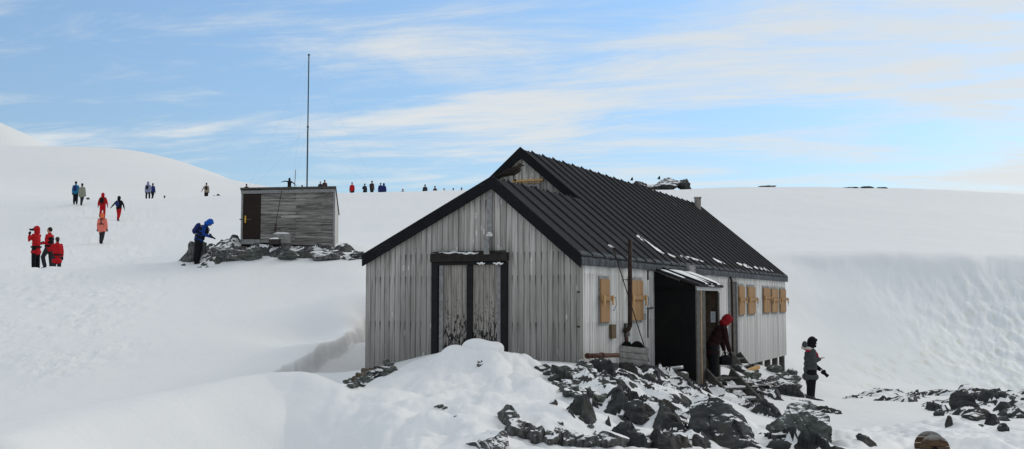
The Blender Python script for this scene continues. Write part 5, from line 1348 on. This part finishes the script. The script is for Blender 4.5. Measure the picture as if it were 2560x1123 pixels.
    if head == 'hood':
        mb = MB(); mb.ell(hc_-hf*.028+hu*.012, (.118,.118,.145), RH, 16, 10); mb.ell(hc_-hf*.05-hu*.10, (.125,.10,.09), RH); mb.ell(hc_+hf*.045+hu*.085, (.085,.06,.045), RH); part(mb, 'hood', hcol)
    elif head == 'beanie':
        mb = MB(); mb.ell(hc_+hu*.055-hf*.012, (.090,.108,.085), RH, 14, 9); mb.tube([hc_+hu*.005-hf*.01, hc_+hu*.045-hf*.01], [.096,.094], 14); part(mb, 'beanie', hcol, vx*.7)
        mb = MB(); mb.ell(hc_-hf*.05-hu*.03, (.076,.06,.085), RH); part(mb, 'hair', M['hair'], vx*.7)
    else:
        mb = MB(); mb.ell(hc_+hu*.03-hf*.025, (.088,.098,.102), RH, 14, 9); part(mb, 'hair', M['hair'], vx*.7)
    if near == 2:
        for sg in (-1, 1):
            mb = MB(); mb.ell(hc_+hf*.086+X_*.03*sg+hu*.012, (.012,.010,.007), RH); part(mb, 'eye', M['eye'], raw=True)
        mb = MB(); mb.ell(hc_+hf*.092-hu*.052, (.024,.010,.007), RH); part(mb, 'mouth', M['lip'], raw=True)
    if pack:
        c = up*.27-fr*(.145*bk+.085); mb = MB(); ps = packs
        mb.ell(c, (.155*ps,.11*ps,.24*ps), R3, 14, 10); mb.ell(c+up*.10*ps, (.14*ps,.10*ps,.13*ps), R3); mb.ell(c-up*.1*ps-fr*.03, (.14*ps,.09*ps,.12*ps), R3)
        part(mb, 'backpack', K[pack])
        if near:
            for sg in (-1, 1):
                mb = MB(); mb.tube([up*.45-fr*.13+X_*.10*sg, up*.515+X_*.105*sg, up*.44+fr*.135*bk+X_*.11*sg, up*.25+fr*.150*bk+X_*.12*sg, up*.12+X_*.19*sg], .022, 6); part(mb, 'strap', K['black'], raw=True)
    info = dict(root=root, s=s, off=off, up=up, fr=fr, ar=ar, hc=hc_, hf=hf, hu=hu, bk=bk, part=part, X=X_, nk=nk)
    top = (hc_+hu*.16).z-low
    ht = top*s
    best = None
    if pz is not None: Yb = Y0; q = P(px, 750, Yb); z = pz
    else:
        Ys = np.arange(Y0-span, Y0+span+.01, .1) if not fixY else np.array([Y0])
        xs = (px-1280)/2607*Ys; gg = ground(xs, Ys); zt = np.array([P(px, ytop, y).z for y in Ys])
        e = np.abs(gg+ht-zt)+.004*np.abs(Ys-Y0); i = int(np.argmin(e)); Yb = float(Ys[i]); z = float(zt[i]-ht); 
        if z > gg[i]+.02: z = float(gg[i])
        q = V3((xs[i], Yb, 0)); print('PERSON %4d Y %.1f err %.2f sink %.2f' % (px, Yb, float(gg[i]+ht-zt[i]), float(gg[i]-z)))
    root.location = (q.x, Yb, z-.015)
    return info
def held_camera(I, pos, dirv, label, lens=.09, strap=None, sc=1.0, name='camera'):
    """camera as a thing of its own, placed in world space at a body-local spot"""
    R = I['root']; M4 = Matrix.LocRotScale(R.location, R.rotation_euler, None)
    d = nrm(dirv); x = d.cross(V3((0,0,1))).normalized(); z = x.cross(d); mb = MB()
    def L(a, b, c): return x*a*sc+d*b*sc+z*c*sc
    mb.hexa([L(-.07,-.035,-.045), L(.07,-.035,-.045), L(.07,.03,-.045), L(-.07,.03,-.045), L(-.07,-.035,.035), L(.07,-.035,.035), L(.07,.03,.035), L(-.07,.03,.035)])
    mb.hexa([L(-.028,-.03,.036), L(.028,-.03,.036), L(.022,.025,.036), L(-.022,.025,.036), L(-.02,-.02,.062), L(.02,-.02,.062), L(.016,.015,.062), L(-.016,.015,.062)])
    mb.v = [tuple(q) for q in mb.v]
    root = empty(name, M4@((V3(pos)+I['off'])*I['s']), R.rotation_euler.z, label, 'camera')
    mb.build('camera_body', K['black'], root)
    mb = MB(); mb.tube([L(0,.031,-.005), L(0,.05,-.005), L(0,lens,-.005)], [.032*sc,.036*sc,.036*sc], 12); mb.tube([L(0,lens+.001,-.005), L(0,lens+.02,-.005)], [.042*sc,.042*sc], 12); mb.build('lens', M['steel'] if lens < .08 else K['black'], root)
    if strap:
        mb = MB(); a = (V3(strap)-V3(pos)); mb.tube([L(-.07,0,.03), V3(a)*.5+V3((0,.01,0)), a, V3(a)*.5+V3((.02,.02,0)), L(.07,0,.03)], .007, 5); mb.build('strap', K['black'], root)
    return root
RAISE_L, RAISE_R = ((-.35,.5,-.8), (.35,.12,1)), ((.35,.5,-.8), (-.35,.12,1))
WK1 = dict(legL=((0,.25,-1), (0,-.05,-1)), legR=((0,-.16,-1), (0,-.5,-1)))
WK2 = dict(legL=((0,-.14,-1), (0,-.45,-1)), legR=((0,.22,-1), (0,-.04,-1)))
G1 = 'walkers climbing the snow slope'
A_ = person(86, 563, 41.0, 1.80, 78, 'red hooded person raising a camera to the face, leftmost of the group of three', 'red', 'black', coat=.16, armL=RAISE_L, armR=RAISE_R, near=1, hem='black', span=3)
held_camera(A_, A_['hc']+A_['hf']*.15+A_['hu']*.0, (0,1,.1), 'black camera held up to the face by the leftmost red hooded person', .12)
B_ = person(119, 565, 41.5, 1.80, 82, 'bareheaded person in red jacket and black vest stepping with one knee bent', 'red', 'darkgrey', 'hair', vest='black', near=1, span=3, armL=((-.15,.05,-1),(.35,.75,-.1)), armR=((.15,.05,-1),(-.35,.75,-.1)),
    legL=((0,.55,-1), (0,-.25,-1)), legR=((0,-.05,-1),(0,-.12,-1)))
held_camera(B_, V3((0,.27,.20)), (0,1,-.1), 'dark camera held at the chest by the person in the black vest', .08)
person(139, 590, 40.3, 1.55, 40, 'shorter person in a long red parka and striped knitted hat seen from behind', 'red', 'darkgrey', 'beanie', 'brown', coat=.24, near=1, hem='black', span=3, armL=((-.3,.6,-.8),(.1,.9,.1)), bulk=1.08)
D_ = person(250, 531, 58, 1.74, 0, 'person in a salmon pink jacket with a black harness walking uphill', 'salmon', 'darkgrey', 'hood', 'orange', coat=.12, near=1, bulk=1.12, wid=1.08, **WK1)
mb = MB(); mb.tube([V3((0,-.19,.02+.20)), V3((0,-.185,.46))], .022, 6); mb.tube([V3((-.17,-.13,.2)), V3((0,-.20,.2)), V3((.17,-.13,.2))], .02, 6); mb.tube([V3((-.12,-.09,.49)), V3((0,-.15,.47)), V3((.12,-.09,.49))], .022, 6); D_['part'](mb, 'harness', K['black'], raw=True)
person(250, 481, 69, 1.74, 5, 'red suited person with a black backpack climbing just above the salmon jacket', 'red', 'red', 'hood', pack='black', packs=.9, near=1, group=None, bulk=1.1, armL=((-.35,-.1,-1),(-.1,-.05,-1)), armR=((.35,.05,-1),(.2,.1,-1)), **WK2)
person(291, 489, 70, 1.72, -8, 'person in red bib trousers and dark jacket with a blue backpack, arms held out', 'black', 'red', 'hood', 'black', pack='navy', packs=.85, near=1, bulk=1.08, armL=((-.8,.1,-.75),(-.75,.1,-.7)), armR=((.6,0,-1),(.25,.1,-1)), coat=.0, **WK1)
person(181, 452, 77, 1.76, 5, 'person in blue jacket with dark pack, left one of the pair high on the slope', 'cyan', 'black', 'beanie', 'black', pack='navy', packs=.9)
person(197, 457, 78, 1.68, -5, 'person in a pale khaki jacket, right one of the pair high on the slope', 'khaki', 'darkgrey', 'beanie', 'black', coat=.16, bulk=1.15, wid=1.08, pack=None, **WK1)
person(363, 453, 88, 1.74, 0, 'person in lilac grey jacket with a red backpack standing at the crest', 'lilac', 'black', 'hood', 'lilac', coat=.1, pack='darkred', packs=.8, bulk=1.25, wid=1.1, legL=((-.12,0,-1),(0,0,-1)), legR=((.12,0,-1),(0,0,-1)))
person(375, 457, 91, 1.70, -20, 'person in a deep blue jacket half hidden behind the lilac jacket', 'navy', 'black', 'beanie', 'black', **WK1)
person(510, 456, 94, 1.70, 15, 'lone person in tan jacket with dark pack right of the crest pair', 'tan', 'black', 'beanie', 'brown', pack='black', packs=.8, armL=((-.6,0,-1),(-.5,0,-1)), bulk=1.1)
person(405, 488, 103, 1.7, 0, 'reddish capped head just showing over the crest of the slope', 'brown', 'black', 'beanie', 'brown')
L_ = person(494, 550, 37.7, 1.74, -88, 'blue hooded person bending over a camera beside the shed rocks', 'navyblue', 'black', 'hood', 'blue', bend=28, nod=40, coat=.06, bulk=1.1, vest='black', pack='navy', packs=.95, near=2, span=2.5, tw=1.15, armL=((-.1,-.05,-1),(.25,.8,-.3)), armR=((.1,-.05,-1),(-.25,.8,-.3)), legL=((0,-.02,-1),(0,-.14,-1)), legR=((0,-.08,-1),(0,-.14,-1)))
held_camera(L_, V3((0,.40,.10)), (0,.9,-.5), 'small camera in the hands of the blue hooded person', .07, strap=(0,.02,.50))
# skyline
SK = [(611,459,100,'red capped head showing over the left roof corner of the small shed','darkred','darkred','beanie','darkred'),
 (719,444,96,'dark clad person with both arms spread out above the shed roof','black','black','hood','black'),
 (751,462,108,'dark head alone just left of the mast foot above the shed roof','black','black','beanie','black'),
 (797,453,102,'smaller dark person of the two right of the mast','darkgrey','black','beanie','darkgrey'),
 (808,449,101,'taller dark person of the two right of the mast','brown','black','beanie','black'),
 (877,455,103,'person in a bright red jacket on the skyline right of the shed','red','black','beanie','black'),
 (909,458,104,'slim dark person next right of the bright red jacket on the skyline','darkgrey','black','beanie','black'),
 (927,451,102,'tall dark person with reddish chest in the middle of the skyline group','brown','black','beanie','darkgrey'),
 (949,456,103,'blue jacketed person at the left of the huddled blue pair','navy','navy','beanie','navy'),
 (957,457,104,'blue jacketed person at the right of the huddled blue pair','navy','navy','hood','navy'),
 (1005,471,110,'small dark figure with red hood barely showing on the skyline','black','black','beanie','red'),
 (1061,460,106,'dark person with slung bag on the skyline left of the big hut roof','darkgrey','black','beanie','black'),
 (1086,464,107,'person with brown jacket and pale bag next to the hut on the skyline','brown','black','beanie','brown'),
 (1109,470,109,'first of three dark heads near the front roof of the hut, the leftmost','black','black','beanie','black'),
 (1132,469.5,109,'middle one of the three dark heads near the front roof','black','black','beanie','black'),
 (1153,468,108,'dark head and shoulders nearest the front roof of the hut','black','black','beanie','black')]
for i, (px, yt, Y_, lb, jk, lgc, hd, hcol_) in enumerate(SK):
    kw = {}
    if px == 719: kw = dict(armL=((-1,0,.05),(-.9,0,-.25)), armR=((.8,0,-.5),(.75,0,-.7)))
    elif i % 3 == 0: kw = dict(armL=((-.3,.5,-1),(.2,.7,.2)))
    if px == 927: kw['pack'] = 'darkred'
    person(px, yt, Y_, 1.74 if px not in (909, 797) else 1.64, (0, 20, -25, 180, 10)[i % 5] if px != 877 else 175, lb, jk, lgc, hd, hcol_, coat=.08, bulk=1.02, tw=1.1, span=6, **kw)
# person leaving the porch, bent forward under the lintel
pq = wld((PX-.12, (PY0+PY1)/2+.10, 0))
O_ = person(1777, 795, pq.y, 1.64, -80, 'person with red hood bending forward out of the porch doorway', 'darkred', 'black', 'hood', 'brightred', bend=33, nod=20, coat=.12, near=2, pz=P(1793, 966, pq.y).z, tw=1.15,
    armL=((-.05,.20,-1),(.1,.25,-1)), armR=((.08,.12,-1),(0,.30,-1)), legL=((0,.18,-1),(0,-.10,-1)), legR=((0,.02,-1),(0,-.12,-1)), bulk=1.0)
O_['root'].location.z += 0
R = O_['root']; M4 = Matrix.LocRotScale(R.location, R.rotation_euler, None)
hp = O_['ar'][-1][2]; bgq = M4@((hp+V3((0,.03,-.22))+O_['off'])*O_['s'])
mb = MB(); mb.box(-.07,.07,-.12,.12,-.10,.08); mb.ell((0,0,.07), (.07,.12,.05), None, 12, 8); mb.ell((.06,.02,-.02), (.04,.09,.06))
bagr = empty('camera_bag', bgq, R.rotation_euler.z, 'black shoulder bag hanging from the hand of the person in the porch', 'bag'); remesh(mb, 'bag_body', K['black'], bagr, .015, 2)
mb = MB(); mb.tube([(0,-.10,.04), (0,-.05,.17), (0,-.01,.19), (0,.05,.16), (0,.10,.04)], .008, 6); mb.build('handle', K['black'], bagr)
# grey parka
Pp = person(2022, 840, 26.0, 1.70, -84, 'person in a grey parka and black hood looking at a hanging camera', 'grey', 'black', 'hood', 'black', bend=3, nod=14, tw=1.25, coat=.17, near=2, span=.4, glove=None, bulk=1.13,
    armL=((-.1,.15,-1),(.30,.85,-.75)), armR=((.12,-.12,-1),(-.30,.85,.30)), legL=((0,.10,-1),(0,-.02,-1)), legR=((0,-.04,-1),(0,-.10,-1)))
pt = Pp['part']
mb = MB(); mb.ell(V3((0,-.13,.60)), (.11,.07,.12)); pt(mb, 'lowered_hood', K['grey'])
mb = MB(); mb.tube([V3((-.10,.03,.50)), V3((-.13,-.06,.53)), V3((0,-.19,.55)), V3((.13,-.06,.53)), V3((.11,.05,.48)), V3((.085,.13,.42))], [.03,.045,.045,.045,.04,.02], 8); pt(mb, 'fur_collar', K['fur'])
mb = MB(); mb.tube([V3((.10,-.15,.47)), V3((.14,.03,.49)), V3((.10,.14,.40)), V3((.09,.185,.25))], [.03,.03,.035,.03], 8); pt(mb, 'scarf', K['magenta'])
mb = MB(); mb.ell(Pp['hc']+Pp['hf']*.07-Pp['hu']*.075, (.06,.05,.04)); pt(mb, 'face_cover', K['black'])
mb = MB(); a, e, w_, d_ = Pp['ar'][-1]; mb.ell(w_+d_*.05, (.05,.06,.05)); mb.tube([w_, w_+d_*.1], [.05,.045], 8); pt(mb, 'glove', K['black'])
wl = Pp['ar'][-1]; held_camera(Pp, wl[2]+wl[3]*.13+V3((.05,.03,-.03)), (.1,.75,-.65), 'black camera with strap held low by the person in the grey parka', .11, strap=(.06,-.08,.32), sc=1.1)
